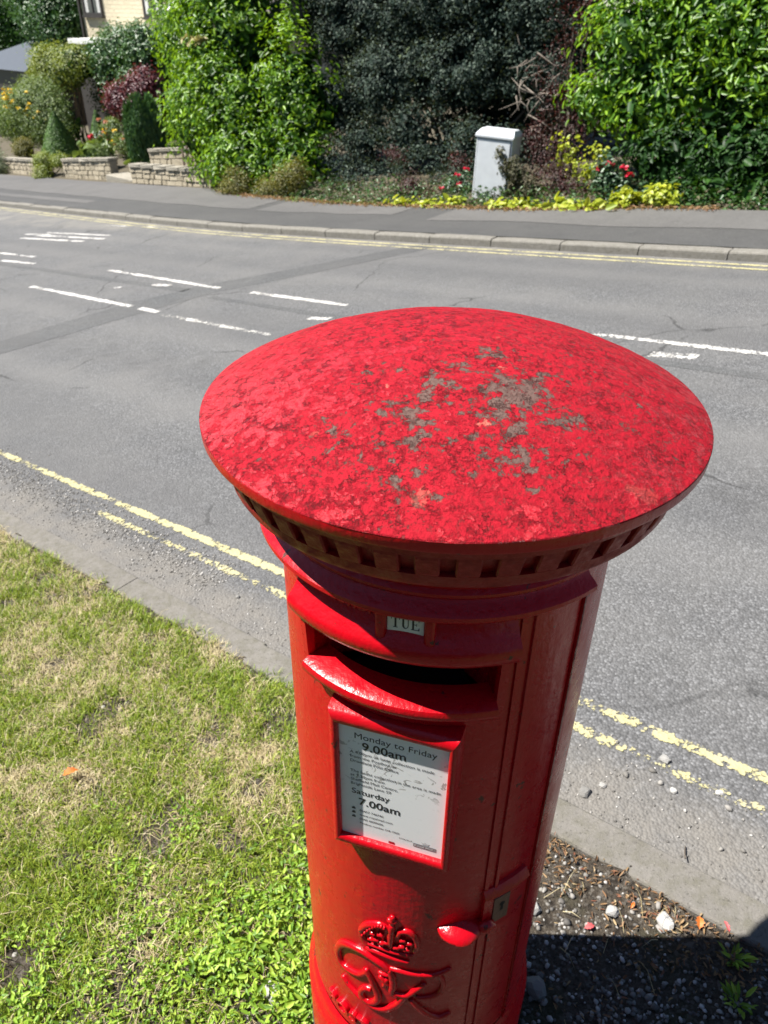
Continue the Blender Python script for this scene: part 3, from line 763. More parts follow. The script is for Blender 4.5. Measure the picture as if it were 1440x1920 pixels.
for a, z in ((-25.8, .802), (-23.3, .808), (-21.0, .803), (-18.9, .81), (-14.4, .805), (-12.2, .812), (-9.9, .806), (-25, .822), (-21.5, .828), (-11.8, .832), (-9, .826)):
    V, F = tube([cp(a-.9, RG-.002, z), cp(a-.3, RG+.003, z+.001), cp(a+.3, RG+.003, z+.001), cp(a+.9, RG-.002, z)], [.003, .0052, .0052, .003], 8)
    mk('crown_jewel', V, F, M['red_relief'], cr, True)
for k_ in range(9):                     # beading along the arches
    f_ = k_/8; a = -29.6 + 10*f_; z = .805 + .055*math.sin(f_*1.75)
    V, F = tube([cp(a-.4, RG+.004, z), cp(a+.4, RG+.004, z)], .0042, 6); mk('crown_jewel', V, F, M['red_relief'], cr, True)
# plinth
lathe('plinth', [(.222, .405), (.2285, .396), (.2315, .382), (.2330, .368), (.2375, .359), (.2405, .351), (.2405, .15), (.238, .14)], 0, 360, 128, M['red'], pb)
lathe('base', [(.236, .145), (.2425, .14), (.2425, -.12), (.236, -.14)], 0, 360, 96, M['black'], pb)

# signs, lock and cypher are parts of the box in their own right, so that their own pieces stay one level below
for o_ in (tab, plate, cyp, cr, lock): o_.parent = pb

# ------------------------------------------------------------------ plants
def m_leaf(name, cols, rough=.4, trans=.28, spec=.5, bright=1.0):
    k = NT(name); r = k.isl(); n = len(cols)
    c = k.ramp(r, [(i/max(1, n-1), tuple(x*bright for x in cols[i])) for i in range(n)])
    k.fin(c, rough, spec=spec)
    tr = k.new('ShaderNodeBsdfTranslucent'); k.l.new(k.mix(.5, c, (cols[-1][0]*1.6, cols[-1][1]*1.5, cols[-1][2]*.5)), tr.inputs[0])
    mx = k.new('ShaderNodeMixShader'); mx.inputs[0].default_value = trans
    k.l.new(k.p.outputs[0], mx.inputs[1]); k.l.new(tr.outputs[0], mx.inputs[2]); k.l.new(mx.outputs[0], k.out.inputs[0])
    return k.m
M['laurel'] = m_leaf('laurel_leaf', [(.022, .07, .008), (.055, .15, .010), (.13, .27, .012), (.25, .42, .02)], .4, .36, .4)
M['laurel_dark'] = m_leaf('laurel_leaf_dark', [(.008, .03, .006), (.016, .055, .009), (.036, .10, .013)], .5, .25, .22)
M['cotoneaster'] = m_leaf('cotoneaster_leaf', [(.004, .012, .010), (.008, .021, .016), (.017, .036, .026), (.036, .060, .044), (.13, .165, .13)], .62, .15, .18)
M['berberis'] = m_leaf('berberis_leaf', [(.03, .012, .012), (.055, .015, .015), (.035, .034, .02), (.12, .02, .025)], .5, .25)
M['twig_leaf'] = m_leaf('dry_twig_leaf', [(.05, .05, .022), (.09, .075, .035), (.06, .08, .03)], .6, .2)
M['lime'] = m_leaf('yellow_green_leaf', [(.20, .27, .018), (.33, .39, .025), (.46, .49, .05)], .45, .3)
M['rose_leaf'] = m_leaf('rose_leaf', [(.03, .07, .035), (.06, .12, .06), (.10, .17, .09)], .4, .25)
M['spirea'] = m_leaf('spirea_leaf', [(.06, .08, .012), (.13, .13, .02), (.20, .18, .03)], .5, .3)
M['box_leaf'] = m_leaf('clipped_box_leaf', [(.07, .15, .03), (.10, .20, .04), (.13, .24, .05)], .5, .2)
M['conifer'] = m_leaf('conifer_spray', [(.025, .08, .025), (.05, .13, .035), (.085, .18, .05)], .55, .15)
M['purple'] = m_leaf('purple_leaf', [(.045, .012, .02), (.10, .02, .035), (.16, .035, .04)], .45, .3)
M['hyper'] = m_leaf('hypericum_leaf', [(.06, .11, .025), (.12, .19, .045), (.20, .27, .07)], .5, .25)
M['tree'] = m_leaf('tree_leaf', [(.025, .07, .025), (.045, .11, .035), (.08, .17, .05)], .45, .25)
M['ivy'] = m_leaf('ivy_leaf', [(.025, .075, .025), (.055, .13, .04), (.12, .21, .08)], .4, .2)
M['golden'] = m_leaf('golden_shrub_leaf', [(.10, .15, .02), (.17, .23, .03), (.26, .30, .05)], .45, .3)
M['silver'] = m_leaf('silver_shrub_leaf', [(.10, .14, .07), (.17, .21, .12), (.25, .28, .18)], .6, .2)
M['red_petal'] = m_leaf('crimson_petal', [(.42, .012, .035), (.6, .03, .08)], .5, .2)
M['pink_petal'] = m_leaf('pink_petal', [(.6, .2, .2), (.65, .35, .25)], .5, .2)
M['yellow_petal'] = m_leaf('yellow_petal', [(.65, .42, .02), (.75, .55, .03)], .5, .2)
M['cream_petal'] = m_leaf('cream_petal', [(.4, .36, .2), (.55, .5, .3)], .6, .2)
M['bark'] = simple('bark', (.085, .068, .052), .9, .4, 30, .6)
M['dead'] = simple('dead_wood', (.20, .17, .14), .9, .35, 30, .5)

def unit(a): return a/np.maximum(np.linalg.norm(a, axis=1, keepdims=True), 1e-9)
def leaf_mesh(P, N, L, Wd, fold=.22, axis=None, curl=.12):
    n = len(P); N = unit(N)
    A = rng.normal(size=(n, 3)) if axis is None else axis + rng.normal(size=(n, 3))*.45
    A = unit(A - N*(A*N).sum(1, keepdims=True)); B = np.cross(N, A)
    L = np.asarray(L).reshape(-1, 1)*np.ones((n, 1)); Wd = np.asarray(Wd).reshape(-1, 1)*np.ones((n, 1))
    tip = P + A*L - N*L*curl
    l1 = P + A*L*.30 + B*Wd*.46 + N*Wd*fold; l2 = P + A*L*.72 + B*Wd*.36 + N*(Wd*fold - L*curl*.4)
    r1 = P + A*L*.30 - B*Wd*.46 + N*Wd*fold; r2 = P + A*L*.72 - B*Wd*.36 + N*(Wd*fold - L*curl*.4)
    V = np.stack([P, l1, l2, tip, r2, r1], 1).reshape(-1, 3)
    b = np.arange(n)[:, None]*6
    Q = np.concatenate([b + np.array([0, 3, 2, 1]), b + np.array([0, 5, 4, 3])], 1).reshape(-1, 4)
    return V, Q
def crown_pts(blobs, n, clump=.28, cl_n=26, inner=.35, face=None, up=.35, jit=.5):
    """blobs: (s,t,z,rs,rt,rz) -> points and outward normals in world space"""
    vol = np.array([(b[3]*b[5] + b[4]*b[5] + b[3]*b[4]) for b in blobs]); cnt = np.maximum(8, (n*vol/vol.sum())).astype(int)
    PP, NN = [], []
    for b, c in zip(blobs, cnt):
        nc = max(3, c//cl_n)
        D = unit(rng.normal(size=(nc, 3)))
        if face is not None:            # keep to the sides that the street can see
            D = np.where((D @ np.array(face) < -.35)[:, None], -D, D)
        rad = np.where(rng.random(nc) < inner, rng.uniform(.45, .8, nc), rng.uniform(.80, 1.12, nc))
        cc = np.array(b[:3]) + D*np.array(b[3:6])*rad[:, None]
        idx = rng.integers(0, nc, c)
        off = rng.normal(size=(c, 3))*clump*np.array([1, 1, .75])*.6
        p = cc[idx] + off
        nn = unit(D[idx]*.75 + unit(off)*jit + np.array([0, 0, up]) + rng.normal(size=(c, 3))*.38)
        PP.append(p); NN.append(nn)
    P = np.concatenate(PP); N = np.concatenate(NN)
    Nw = np.stack([N[:, 0]*EX + N[:, 1]*NX, N[:, 0]*EY + N[:, 1]*NY, N[:, 2]], -1)
    return WAn(P), Nw
FACE = (-.35, -.94, .2)
def stems(root, s, t, z0, blobs, n=5, r=.04, mat='bark', name='trunk'):
    """a trunk per plant, forking into limbs that reach into the crown"""
    V, F = [], []
    cx = np.mean([b[:3] for b in blobs], 0)
    for k in range(n):
        b = blobs[k % len(blobs)]
        tgt = np.array(b[:3]) + rng.normal(size=3)*np.array(b[3:6])*.45
        p0 = np.array([s + rng.normal()*.06*n**.5, t + rng.normal()*.05*n**.5, z0]); path = []
        for j in range(7):
            f = j/6; q = p0*(1-f) + tgt*f; q[2] = z0 + (tgt[2]-z0)*f**.85
            q += rng.normal(size=3)*.06*math.sin(f*3.1); path.append(WA(*q))
        v, f_ = tube(path, [r*(1-.8*j/6) for j in range(7)], 6); o_ = len(V); V += v; F += [tuple(i+o_ for i in g) for g in f_]
    o = mk(name, V, F, M[mat], None, True); adopt(o, root); return o
DENS = 2.3
def plant(name, label, cat, s, t, blobs, n, L, Wd, mat, group=None, clump=.28, cl_n=26, inner=.35, up=.35, jit=.5, fold=.22, nst=5, rst=.04, z0=None, crown='crown', curl=.12, axis=None, face=FACE, core=0, coresz=1., coremat=None):
    n = int(n*DENS); coresz = coresz if core else L*1.7/.2; core = core or int(n*.12)
    if name in ('ground_cover', 'weed_clump', 'spirea', 'dry_shrub'):
        d_ = -.4 if name in ('ground_cover', 'weed_clump') else -.3
        t += d_; blobs = [(b[0], b[1] + d_) + tuple(b[2:]) for b in blobs]
    z0 = zbed(s, t)[2] - .05 if z0 is None else z0
    root = empty(name, WA(s, t, z0)); tag(root, label, cat, group)
    P, N = crown_pts(blobs, n, clump, cl_n, inner, face, up, jit)
    k = P[:, 2] > np.array([zbed_fast(p) for p in P]) - .02
    P, N = P[k], N[k]
    sz = rng.uniform(.65, 1.25, len(P))
    V, Q = leaf_mesh(P, N, L*sz, Wd*sz, fold, None if axis is None else np.array(axis), curl)
    o = mkq(crown, V, Q, M[mat]); o['kind'] = 'stuff'; adopt(o, root)
    if core:                            # oversized filler leaves, mostly a darker green, to deepen shade in the gaps
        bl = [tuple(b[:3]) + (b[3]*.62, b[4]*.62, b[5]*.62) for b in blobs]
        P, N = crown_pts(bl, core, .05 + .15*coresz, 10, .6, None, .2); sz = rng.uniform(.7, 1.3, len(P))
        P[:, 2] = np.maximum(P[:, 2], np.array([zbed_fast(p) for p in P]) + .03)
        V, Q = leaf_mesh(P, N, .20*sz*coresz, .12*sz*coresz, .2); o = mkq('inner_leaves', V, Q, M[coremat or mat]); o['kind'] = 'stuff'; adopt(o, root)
    if nst: stems(root, s, t, z0, blobs, nst, rst, name='trunk' if cat == 'tree' else 'stem')
    return root
def zbed_fast(p):
    s = p[0]*EX + p[1]*EY; t = p[0]*NX + p[1]*NY
    return zst(s, t) + (.1 if t < backt(s) else .05)
def extra_leaves(root, name, blobs, n, L, Wd, mat, clump=.2, cl_n=14, up=.4, inner=0., axis=None, fold=.22):
    P, N = crown_pts(blobs, n, clump, cl_n, inner, FACE, up)
    sz = rng.uniform(.7, 1.25, len(P)); V, Q = leaf_mesh(P, N, L*sz, Wd*sz, fold, axis)
    o = mkq(name, V, Q, M[mat]); o['kind'] = 'stuff'; return adopt(o, root)
def blossom(root, name, p, r, mat, np_=9):
    """one flower: whorls of petals"""
    n = np_; a = rng.uniform(0, 6.28, n); el = rng.uniform(.1, 1.1, n)
    D = np.stack([np.cos(a)*np.cos(el), np.sin(a)*np.cos(el), np.sin(el)], -1)
    V, Q = leaf_mesh(np.tile(np.array(p), (n, 1)) + D*r*.15, unit(D + np.array([0, 0, .7])), r*1.1, r*1.05, .3, D, -.2)
    return adopt(mkq(name, V, Q, M[mat]), root)

# --- left: the tall glossy laurel on the corner
plant('laurel_bush', 'tall glossy bright green laurel overhanging the stone garden wall', 'shrub', -12.6, 11.6,
      [(-14.6, 11.9, 1.3, 1.3, .9, 1.6), (-13.2, 11.6, 1.6, 1.4, 1.0, 1.7), (-14.2, 11.5, -.1, 1.2, .8, 1.1), (-12.9, 11.2, .2, 1.3, .8, 1.3), (-12.4, 10.9, -.7, 1.1, .65, .75), (-11.4, 11.3, .4, .9, .7, 1.3), (-13.4, 11.2, -.75, .6, .5, .55), (-11.2, 11.0, -.6, .8, .55, .7), (-12.8, 12.2, 3.0, 2.0, 1.0, .9)],
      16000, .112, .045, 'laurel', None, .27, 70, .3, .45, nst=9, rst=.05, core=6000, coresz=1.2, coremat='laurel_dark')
# --- middle: dark grey-green cotoneaster
ct = plant('cotoneaster_tree', 'dark grey-green small-leaved tree filling the middle behind the pavement', 'tree', -8.3, 12.6,
      [(-10.6, 12.5, 1.9, 1.5, .9, 1.2), (-8.8, 12.6, 2.2, 1.6, 1.0, 1.1), (-7.0, 12.6, 2.1, 1.5, .9, 1.2), (-9.6, 12.0, .9, 1.1, .6, .7), (-8.0, 12.1, 1.1, 1.2, .6, .6), (-10.9, 11.9, .35, .8, .5, .6), (-8.9, 11.6, .0, .45, .4, .5), (-7.4, 11.6, -.1, .6, .4, .5), (-9.9, 11.6, -.1, .4, .35, .4), (-7.9, 13.4, 1.0, 3.4, .35, 2.6), (-6.6, 12.3, 1.1, .8, .5, .8)],
      66000, .058, .031, 'cotoneaster', None, .17, 120, .25, .55, nst=12, rst=.05, core=12000, coresz=.8, coremat='cotoneaster')
extra_leaves(ct, 'lower_leaves', [(-8.1, 10.9, -.35, .65, .25, .35), (-7.3, 10.8, -.5, .5, .25, .3), (-9.3, 10.9, -.65, .9, .3, .3), (-8.6, 10.5, -.75, 1.4, .2, .14), (-10.2, 11.1, -.5, .6, .3, .5), (-8.8, 11.5, -.2, 2.0, .2, .7), (-6.6, 11.3, -.2, .7, .25, .6)], 9000, .05, .026, 'cotoneaster', .12)
# --- right: bright laurel over dark evergreen skirts
plant('laurel_bush', 'bright green laurel with long leaves at the right behind the cabinet', 'shrub', -3.6, 11.4,
      [(-4.5, 11.2, 1.6, .75, .6, .9), (-3.6, 11.1, 1.9, 1.0, .7, .9), (-2.5, 11.1, 1.7, 1.0, .7, 1.0), (-4.9, 11.0, .95, .45, .4, .35), (-4.0, 10.9, 1.0, .8, .45, .5), (-2.9, 10.9, 1.1, .8, .5, .55), (-1.5, 11.2, 1.6, .9, .7, 1.0), (-3.2, 11.6, 2.9, 2.2, .9, .9)],
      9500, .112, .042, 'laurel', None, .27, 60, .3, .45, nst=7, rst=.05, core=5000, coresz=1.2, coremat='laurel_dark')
plant('evergreen_shrub', 'dark green evergreen shrub skirting the right-hand laurel down to the pavement', 'shrub', -2.6, 10.7,
      [(-3.6, 10.7, .3, .8, .45, .55), (-2.6, 10.6, .35, .9, .5, .6), (-1.5, 10.8, .5, .9, .6, .8), (-2.9, 10.4, -.02, .7, .35, .25), (-1.3, 10.6, .15, .8, .4, .4), (-2.2, 11.5, .6, 2.4, .5, 1.0), (-2.7, 10.05, -.02, .8, .3, .22), (-1.3, 10.0, .12, .9, .35, .3), (-.2, 10.2, .3, .9, .4, .5)],
      9500, .085, .040, 'laurel_dark', None, .2, 45, .35, .4, nst=6, rst=.035, core=4000, coresz=1.1)
# --- small shrubs round the cabinet
plant('barberry_bush', 'thin purple-brown barberry standing tall between cotoneaster and right laurel', 'shrub', -5.6, 11.0,
      [(-5.75, 11.1, .9, .35, .3, .8), (-5.35, 11.0, .5, .3, .25, .7), (-5.5, 11.3, 1.9, .45, .3, .6), (-5.05, 10.9, .55, .25, .2, .45)], 1000, .035, .017, 'berberis', None, .16, 18, .3, .2, nst=12, rst=.016)
plant('barberry_bush', 'low red-brown barberry spilling over beside the utility cabinet', 'shrub', -5.35, 10.3,
      [(-5.45, 10.35, .12, .28, .22, .4), (-5.1, 10.2, -.08, .35, .22, .28), (-4.75, 10.15, -.15, .3, .2, .2), (-5.6, 10.3, .45, .15, .15, .2)], 1300, .032, .016, 'berberis', None, .12, 16, .3, .3, nst=8, rst=.010)
plant('trailing_shrub', 'straggly grey-green cotoneaster sprays crossing the front of the utility cabinet', 'shrub', -5.62, 9.95,
      [(-5.65, 9.93, -.22, .10, .06, .24), (-5.80, 9.90, .08, .08, .03, .16), (-5.93, 9.90, .24, .05, .03, .08), (-5.45, 9.95, -.25, .16, .12, .22), (-5.62, 9.86, .02, .07, .04, .2)], 1300, .036, .018, 'twig_leaf', None, .06, 16, .2, .3, nst=7, rst=.008)
plant('yellow_shrub', 'yellow-leaved shrub glowing under the branches right of the cabinet', 'shrub', -4.95, 10.3,
      [(-5.0, 10.3, .35, .2, .16, .2), (-4.75, 10.3, .1, .25, .18, .22), (-4.55, 10.25, .25, .16, .14, .18)], 110, .06, .04, 'lime', None, .12, 7, .3, .3, nst=5, rst=.010)
plant('ground_cover', 'bright yellow-green ground cover clump right of the cabinet foot', 'plant', -4.9, 9.72,
      [(-5.35, 9.70, -.34, .28, .13, .09), (-4.95, 9.68, -.30, .25, .12, .09), (-4.45, 9.72, -.24, .35, .13, .08), (-4.05, 9.72, -.2, .35, .13, .08)], 560, .075, .055, 'lime', 'yellow ground cover along the pavement', .07, 22, .2, .9, nst=6, rst=.005, fold=.1)
plant('ground_cover', 'bright yellow-green ground cover clump left of the cabinet foot', 'plant', -6.5, 9.75,
      [(-6.25, 9.75, -.44, .22, .11, .10), (-6.75, 9.72, -.52, .3, .11, .06), (-7.2, 9.72, -.58, .25, .1, .05)], 260, .07, .055, 'lime', 'yellow ground cover along the pavement', .07, 22, .2, .9, nst=5, rst=.005, fold=.1)
plant('ground_cover', 'yellow-green ground cover tufts under the rose at the right', 'plant', -3.55, 9.9,
      [(-3.65, 9.9, -.05, .25, .13, .12), (-3.3, 10.0, .02, .22, .13, .14)], 380, .065, .045, 'lime', 'yellow ground cover along the pavement', .07, 22, .2, .8, nst=5, rst=.005, fold=.1)
rs = plant('rose_bush', 'blue-green rose bush with crimson flowers right of the cabinet', 'rose bush', -4.1, 10.0,
      [(-4.2, 10.0, .06, .22, .16, .2), (-3.95, 10.0, -.05, .25, .16, .15), (-4.25, 10.0, .28, .1, .1, .1)], 620, .06, .042, 'rose_leaf', 'rose bushes', .1, 10, .25, .4, nst=7, rst=.009)
for (u_, v_, z_) in ((-4.2, 9.86, .30), (-4.0, 9.88, .27), (-3.9, 9.85, .19), (-4.35, 9.9, .22)): blossom(rs, 'flower', WA(u_, v_, z_), .055, 'red_petal', 12)
rs = plant('rose_bush', 'small rose with red flowers left of the cabinet', 'rose bush', -6.75, 10.2,
      [(-6.75, 10.2, -.30, .16, .12, .16), (-6.95, 10.2, -.38, .14, .12, .12)], 240, .05, .035, 'rose_leaf', 'rose bushes', .08, 9, .25, .4, nst=5, rst=.008)
for (u_, v_, z_) in ((-6.78, 10.05, -.16), (-6.72, 10.05, -.28), (-7.05, 10.02, -.40), (-6.62, 10.05, -.06)): blossom(rs, 'flower', WA(u_, v_, z_), .05, 'red_petal', 12)
plant('dry_shrub', 'reddish brown withered shrub below the dark tree left of the cabinet', 'shrub', -7.75, 10.5,
      [(-7.7, 10.4, -.5, .3, .2, .22), (-8.2, 10.6, -.05, .25, .1, .1), (-7.3, 10.4, -.6, .3, .18, .15), (-6.9, 10.6, .0, .2, .12, .1)], 900, .036, .016, 'berberis', None, .12, 14, .2, .3, nst=8, rst=.010)
plant('spirea', 'olive yellow spirea at the pavement edge below the dark tree', 'shrub', -10.4, 10.4,
      [(-10.5, 10.3, -.75, .35, .25, .32), (-10.2, 10.3, -.55, .2, .2, .25), (-11.0, 10.3, -.95, .3, .2, .22)], 1500, .040, .018, 'spirea', 'olive spireas', .12, 16, .25, .4, nst=8, rst=.010)
plant('spirea', 'olive yellow spirea against the foot of the left laurel', 'shrub', -11.9, 10.5,
      [(-11.95, 10.4, -.95, .4, .22, .32), (-12.3, 10.45, -1.1, .25, .2, .2)], 1000, .040, .018, 'spirea', 'olive spireas', .12, 16, .25, .4, nst=8, rst=.010)
plant('weed_clump', 'small green weeds along the back of the pavement', 'plant', -8.6, 9.85,
      [(-9.6, 9.9, -.93, .5, .08, .05), (-8.4, 9.75, -.79, .6, .08, .05), (-7.7, 9.72, -.70, .4, .08, .06)], 700, .04, .022, 'hyper', None, .08, 9, .2, .8, nst=4, rst=.004)
# low growth filling the bed behind the pavement
n_ = 9000; s_ = rng.uniform(-12.2, 1.5, n_); b_ = np.array([float(backt(q)) for q in s_]); t_ = b_ + .04 + np.abs(rng.normal(size=n_))*.55
zz = np.array([zbed(a, c)[2] for a, c in zip(s_, t_)]); dk = np.clip((t_-b_)/.5, 0, 1)
P = WAn(np.stack([s_, t_, zz + rng.uniform(.0, .16, n_)*(.25 + dk)], -1)); N = np.stack([rng.normal(size=n_)*.5, rng.normal(size=n_)*.5, np.ones(n_)], -1)
L_ = rng.uniform(.03, .085, n_); V, Q = leaf_mesh(P, N, L_, L_*.55, .2)
tag(mkq('undergrowth', V, Q, [M['ivy'], M['twig_leaf'], M['laurel_dark']], None, False, np.repeat(rng.integers(0, 3, n_), 2)), 'low leafy undergrowth covering the bed behind the far pavement', 'undergrowth', None, 'stuff')
# bare dead branches in front of the dark tree
for (s_, t_, z_, lab, nn) in ((-6.45, 11.4, 1.15, 'bare grey dead branch hanging above the cabinet', 16), (-6.1, 11.2, .75, 'bare grey dead branch tangle between cabinet and barberry', 18)):
    root = empty('dead_branch', WA(s_, t_, z_)); tag(root, lab, 'branch', 'dead branches')
    V, F = [], []
    for k in range(nn):
        a = np.array([s_, t_, z_]) + rng.normal(size=3)*np.array([.12, .08, .2]); b = a + np.array([rng.normal()*.25, rng.normal()*.12, rng.uniform(-.35, .25)])
        m_ = (a+b)/2 + rng.normal(size=3)*.05
        v, f_ = tube([WA(*a), WA(*m_), WA(*b)], [.011, .008, .003], 5); o_ = len(V); V += v; F += [tuple(i+o_ for i in g) for g in f_]
    adopt(mk('twigs', V, F, M['dead'], None, True), root)['kind'] = 'stuff'

# --- the garden behind the walls at the left
def cone_shrub(s, t, z0, h, r, label, n=2600):
    root = empty('clipped_cone', WA(s, t, z0)); tag(root, label, 'topiary', 'clipped cones in the left garden')
    u = rng.random(n)**.6; z = h*(1-u); a = rng.uniform(0, 2*math.pi, n)
    rr = r*(u**.85)*(1 + .05*rng.normal(size=n)); 
    P = WAn(np.stack([s + rr*np.cos(a), t + rr*np.sin(a), z0 + z + .03], -1))
    D = np.stack([np.cos(a), np.sin(a), np.full(n, .5)], -1) + rng.normal(size=(n, 3))*.22
    N = np.stack([D[:, 0]*EX + D[:, 1]*NX, D[:, 0]*EY + D[:, 1]*NY, D[:, 2]], -1)
    V, Q = leaf_mesh(P, N, .055, .035); o = mkq('crown', V, Q, M['box_leaf']); o['kind'] = 'stuff'; adopt(o, root)
    V, F = tube([WA(s, t, z0-.2), WA(s, t, z0+h*.7)], [.05, .02], 8); adopt(mk('stem', V, F, M['bark'], None, True), root)
cone_shrub(-26.35, 14.7, -2.72, 1.60, .74, 'clipped green cone, the larger one, above the garden wall', 9000)
cone_shrub(-26.35, 16.3, -2.35, 1.15, .40, 'clipped green cone, the smaller one half hidden behind the larger', 4000)
def columnar(s, t, z0, h, r, label):
    root = empty('columnar_conifer', WA(s, t, z0)); tag(root, label, 'conifer')
    n = 6500; a = rng.uniform(0, 2*math.pi, n); z = rng.random(n)*h; rr = r*np.sqrt(np.clip(1.08 - (z/h)**6, 0.05, 1))*(.75 + .3*rng.random(n))
    tops = .18*np.sin(a*5)*(z/h)
    P = WAn(np.stack([s + rr*np.cos(a), t + rr*np.sin(a), z0 + z + tops], -1))
    D = np.stack([np.cos(a), np.sin(a), rng.normal(size=n)*.2], -1); N = np.stack([D[:, 0]*EX + D[:, 1]*NX, D[:, 0]*EY + D[:, 1]*NY, D[:, 2]], -1) + rng.normal(size=(n, 3))*.3
    V, Q = leaf_mesh(P, N, .16, .035, .2, np.tile(np.array([0, 0, 1.5]), (n, 1))); o = mkq('crown', V, Q, M['conifer']); o['kind'] = 'stuff'; adopt(o, root)
    V, F = tube([WA(s, t, z0-.3), WA(s, t, z0+h*.7)], [.07, .03], 8); adopt(mk('trunk', V, F, M['bark'], None, True), root)
columnar(-20.35, 14.0, -2.0, 1.62, .55, 'dark upright conifer with flat top behind the garden wall')
hy = plant('hypericum', 'broad dome-shaped bush dotted with yellow flowers in the left garden', 'shrub', -29.4, 16.2,
      [(-29.5, 16.2, -1.5, 1.55, .9, 1.15), (-30.6, 16.2, -1.7, 1.3, .8, .95), (-28.5, 16.1, -1.75, .95, .7, .9), (-32.0, 16.4, -2.0, 1.0, .7, .8)], 13000, .07, .035, 'hyper', None, .22, 20, .25, .4, nst=8, rst=.03, core=3000, coresz=1.3, coremat='laurel_dark')
for k in range(26):
    a = rng.uniform(-.9, .9); b_ = rng.uniform(.1, 1.0)
    blossom(hy, 'flower', WA(-29.6 + 1.6*a, 16.02 - .92*math.sqrt(max(.05, 1 - a*a*.8))*b_**.3, -1.5 + 1.1*b_*math.sqrt(max(.05, 1 - a*a)) - .3 + .2*rng.random()), .075, 'yellow_petal', 8)
plant('purple_shrub', 'dark purple-leaved shrub between the conifer and the ivy mass', 'shrub', -23.6, 16.2,
      [(-23.2, 16.3, -.4, .75, .5, .6), (-24.2, 16.1, -.75, .7, .45, .5), (-23.3, 16.0, -1.0, .7, .4, .5)], 2600, .085, .06, 'purple', None, .2, 14, .25, .4, nst=7, rst=.03)
plant('ivy_mass', 'dark leafy climber mass spilling below the house wall', 'climber', -26.8, 18.2,
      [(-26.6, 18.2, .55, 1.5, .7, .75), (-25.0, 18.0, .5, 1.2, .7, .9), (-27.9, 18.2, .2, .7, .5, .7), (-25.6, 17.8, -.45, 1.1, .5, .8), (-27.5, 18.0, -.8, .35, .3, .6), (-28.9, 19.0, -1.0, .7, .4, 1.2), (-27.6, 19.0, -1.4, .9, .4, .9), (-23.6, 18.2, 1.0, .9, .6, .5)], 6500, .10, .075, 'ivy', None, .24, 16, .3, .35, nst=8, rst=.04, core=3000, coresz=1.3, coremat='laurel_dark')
plant('golden_shrub', 'yellow-green rounded shrub behind the yellow-flowered bush', 'shrub', -31.3, 18.6,
      [(-31.8, 18.6, -.25, 1.7, .8, .75), (-30.2, 18.4, -.05, .9, .6, .6), (-32.8, 18.8, -.6, 1.0, .7, .5)], 5200, .08, .045, 'golden', None, .24, 16, .25, .4, nst=7, rst=.04, core=3000, coresz=1.3, coremat='laurel_dark')
plant('dark_hedge', 'deep green hedge in shade behind the clipped cones', 'hedge', -28.0, 19.4,
      [(-29.0, 19.4, -1.0, 1.8, .6, 1.3), (-27.3, 19.4, -1.2, 1.5, .5, 1.5), (-25.2, 19.2, -1.2, 1.5, .5, 1.3), (-22.5, 18.6, -.6, 1.8, .6, 1.5), (-20.0, 17.5, .2, 1.8, .8, 1.7), (-18.6, 15.6, .6, 1.2, .8, 1.6)], 9000, .10, .06, 'laurel_dark', None, .26, 18, .35, .3, nst=8, rst=.05, core=3000, coresz=1.3, coremat='laurel_dark')
plant('garden_tree', 'large mid-green tree at the far left beside the house', 'tree', -44.0, 26.5,
      [(-44.5, 26.5, 1.2, 2.6, 1.4, 2.0), (-42.9, 26.0, 1.0, 1.5, 1.2, 2.0), (-46.5, 27.0, 2.5, 2.5, 1.5, 2.0), (-43.3, 26.0, -.8, 1.8, 1.0, 1.2), (-44.0, 27.0, 4.0, 2.6, 1.6, 1.8), (-42.2, 25.4, -.9, .9, .8, .8)], 9000, .17, .11, 'tree', 'trees at the far left', .45, 18, .3, .35, nst=8, rst=.12, core=4000, coresz=2.2, coremat='laurel_dark')
plant('garden_tree', 'dark blue-green tree at the extreme left behind the shed', 'tree', -52.0, 28.5,
      [(-52.0, 28.5, 1.5, 3.2, 1.6, 2.6), (-49.5, 28.5, .6, 2.0, 1.4, 2.0), (-55.0, 29.0, 1.0, 3.0, 1.6, 3.0)], 6000, .19, .12, 'laurel_dark', 'trees at the far left', .5, 18, .3, .35, nst=8, rst=.14, core=4000, coresz=2.2)
plant('ball_shrub', 'small dark rounded shrub left of the larger clipped cone', 'shrub', -28.1, 14.4,
      [(-28.1, 14.4, -2.42, .48, .35, .38)], 1500, .05, .03, 'spirea', None, .1, 16, .2, .4, nst=4, rst=.02)
plant('silver_bush', 'pale grey-green bush leaning over the wall at the left edge', 'shrub', -28.3, 13.4,
      [(-28.2, 13.3, -2.75, .7, .35, .45), (-29.4, 13.5, -2.6, .9, .4, .55), (-30.6, 14.2, -2.5, 1.0, .5, .7)], 3400, .06, .028, 'silver', None, .14, 14, .2, .4, nst=5, rst=.02)
plant('dwarf_conifer', 'gold-green dwarf conifer sprawling over the wall end', 'shrub', -23.6, 12.5,
      [(-23.7, 12.6, -2.12, .42, .28, .25), (-23.4, 12.3, -2.42, .35, .22, .28), (-22.9, 12.7, -2.0, .3, .25, .15)], 1900, .06, .025, 'golden', None, .12, 16, .2, .4, nst=5, rst=.02)
rs = plant('rose_bush', 'red roses between the clipped cone and the conifer', 'rose bush', -24.6, 15.2,
      [(-24.7, 15.2, -1.95, .3, .2, .35), (-24.3, 15.2, -1.9, .25, .2, .35)], 420, .07, .05, 'rose_leaf', 'rose bushes', .12, 10, .2, .4, nst=6, rst=.012)
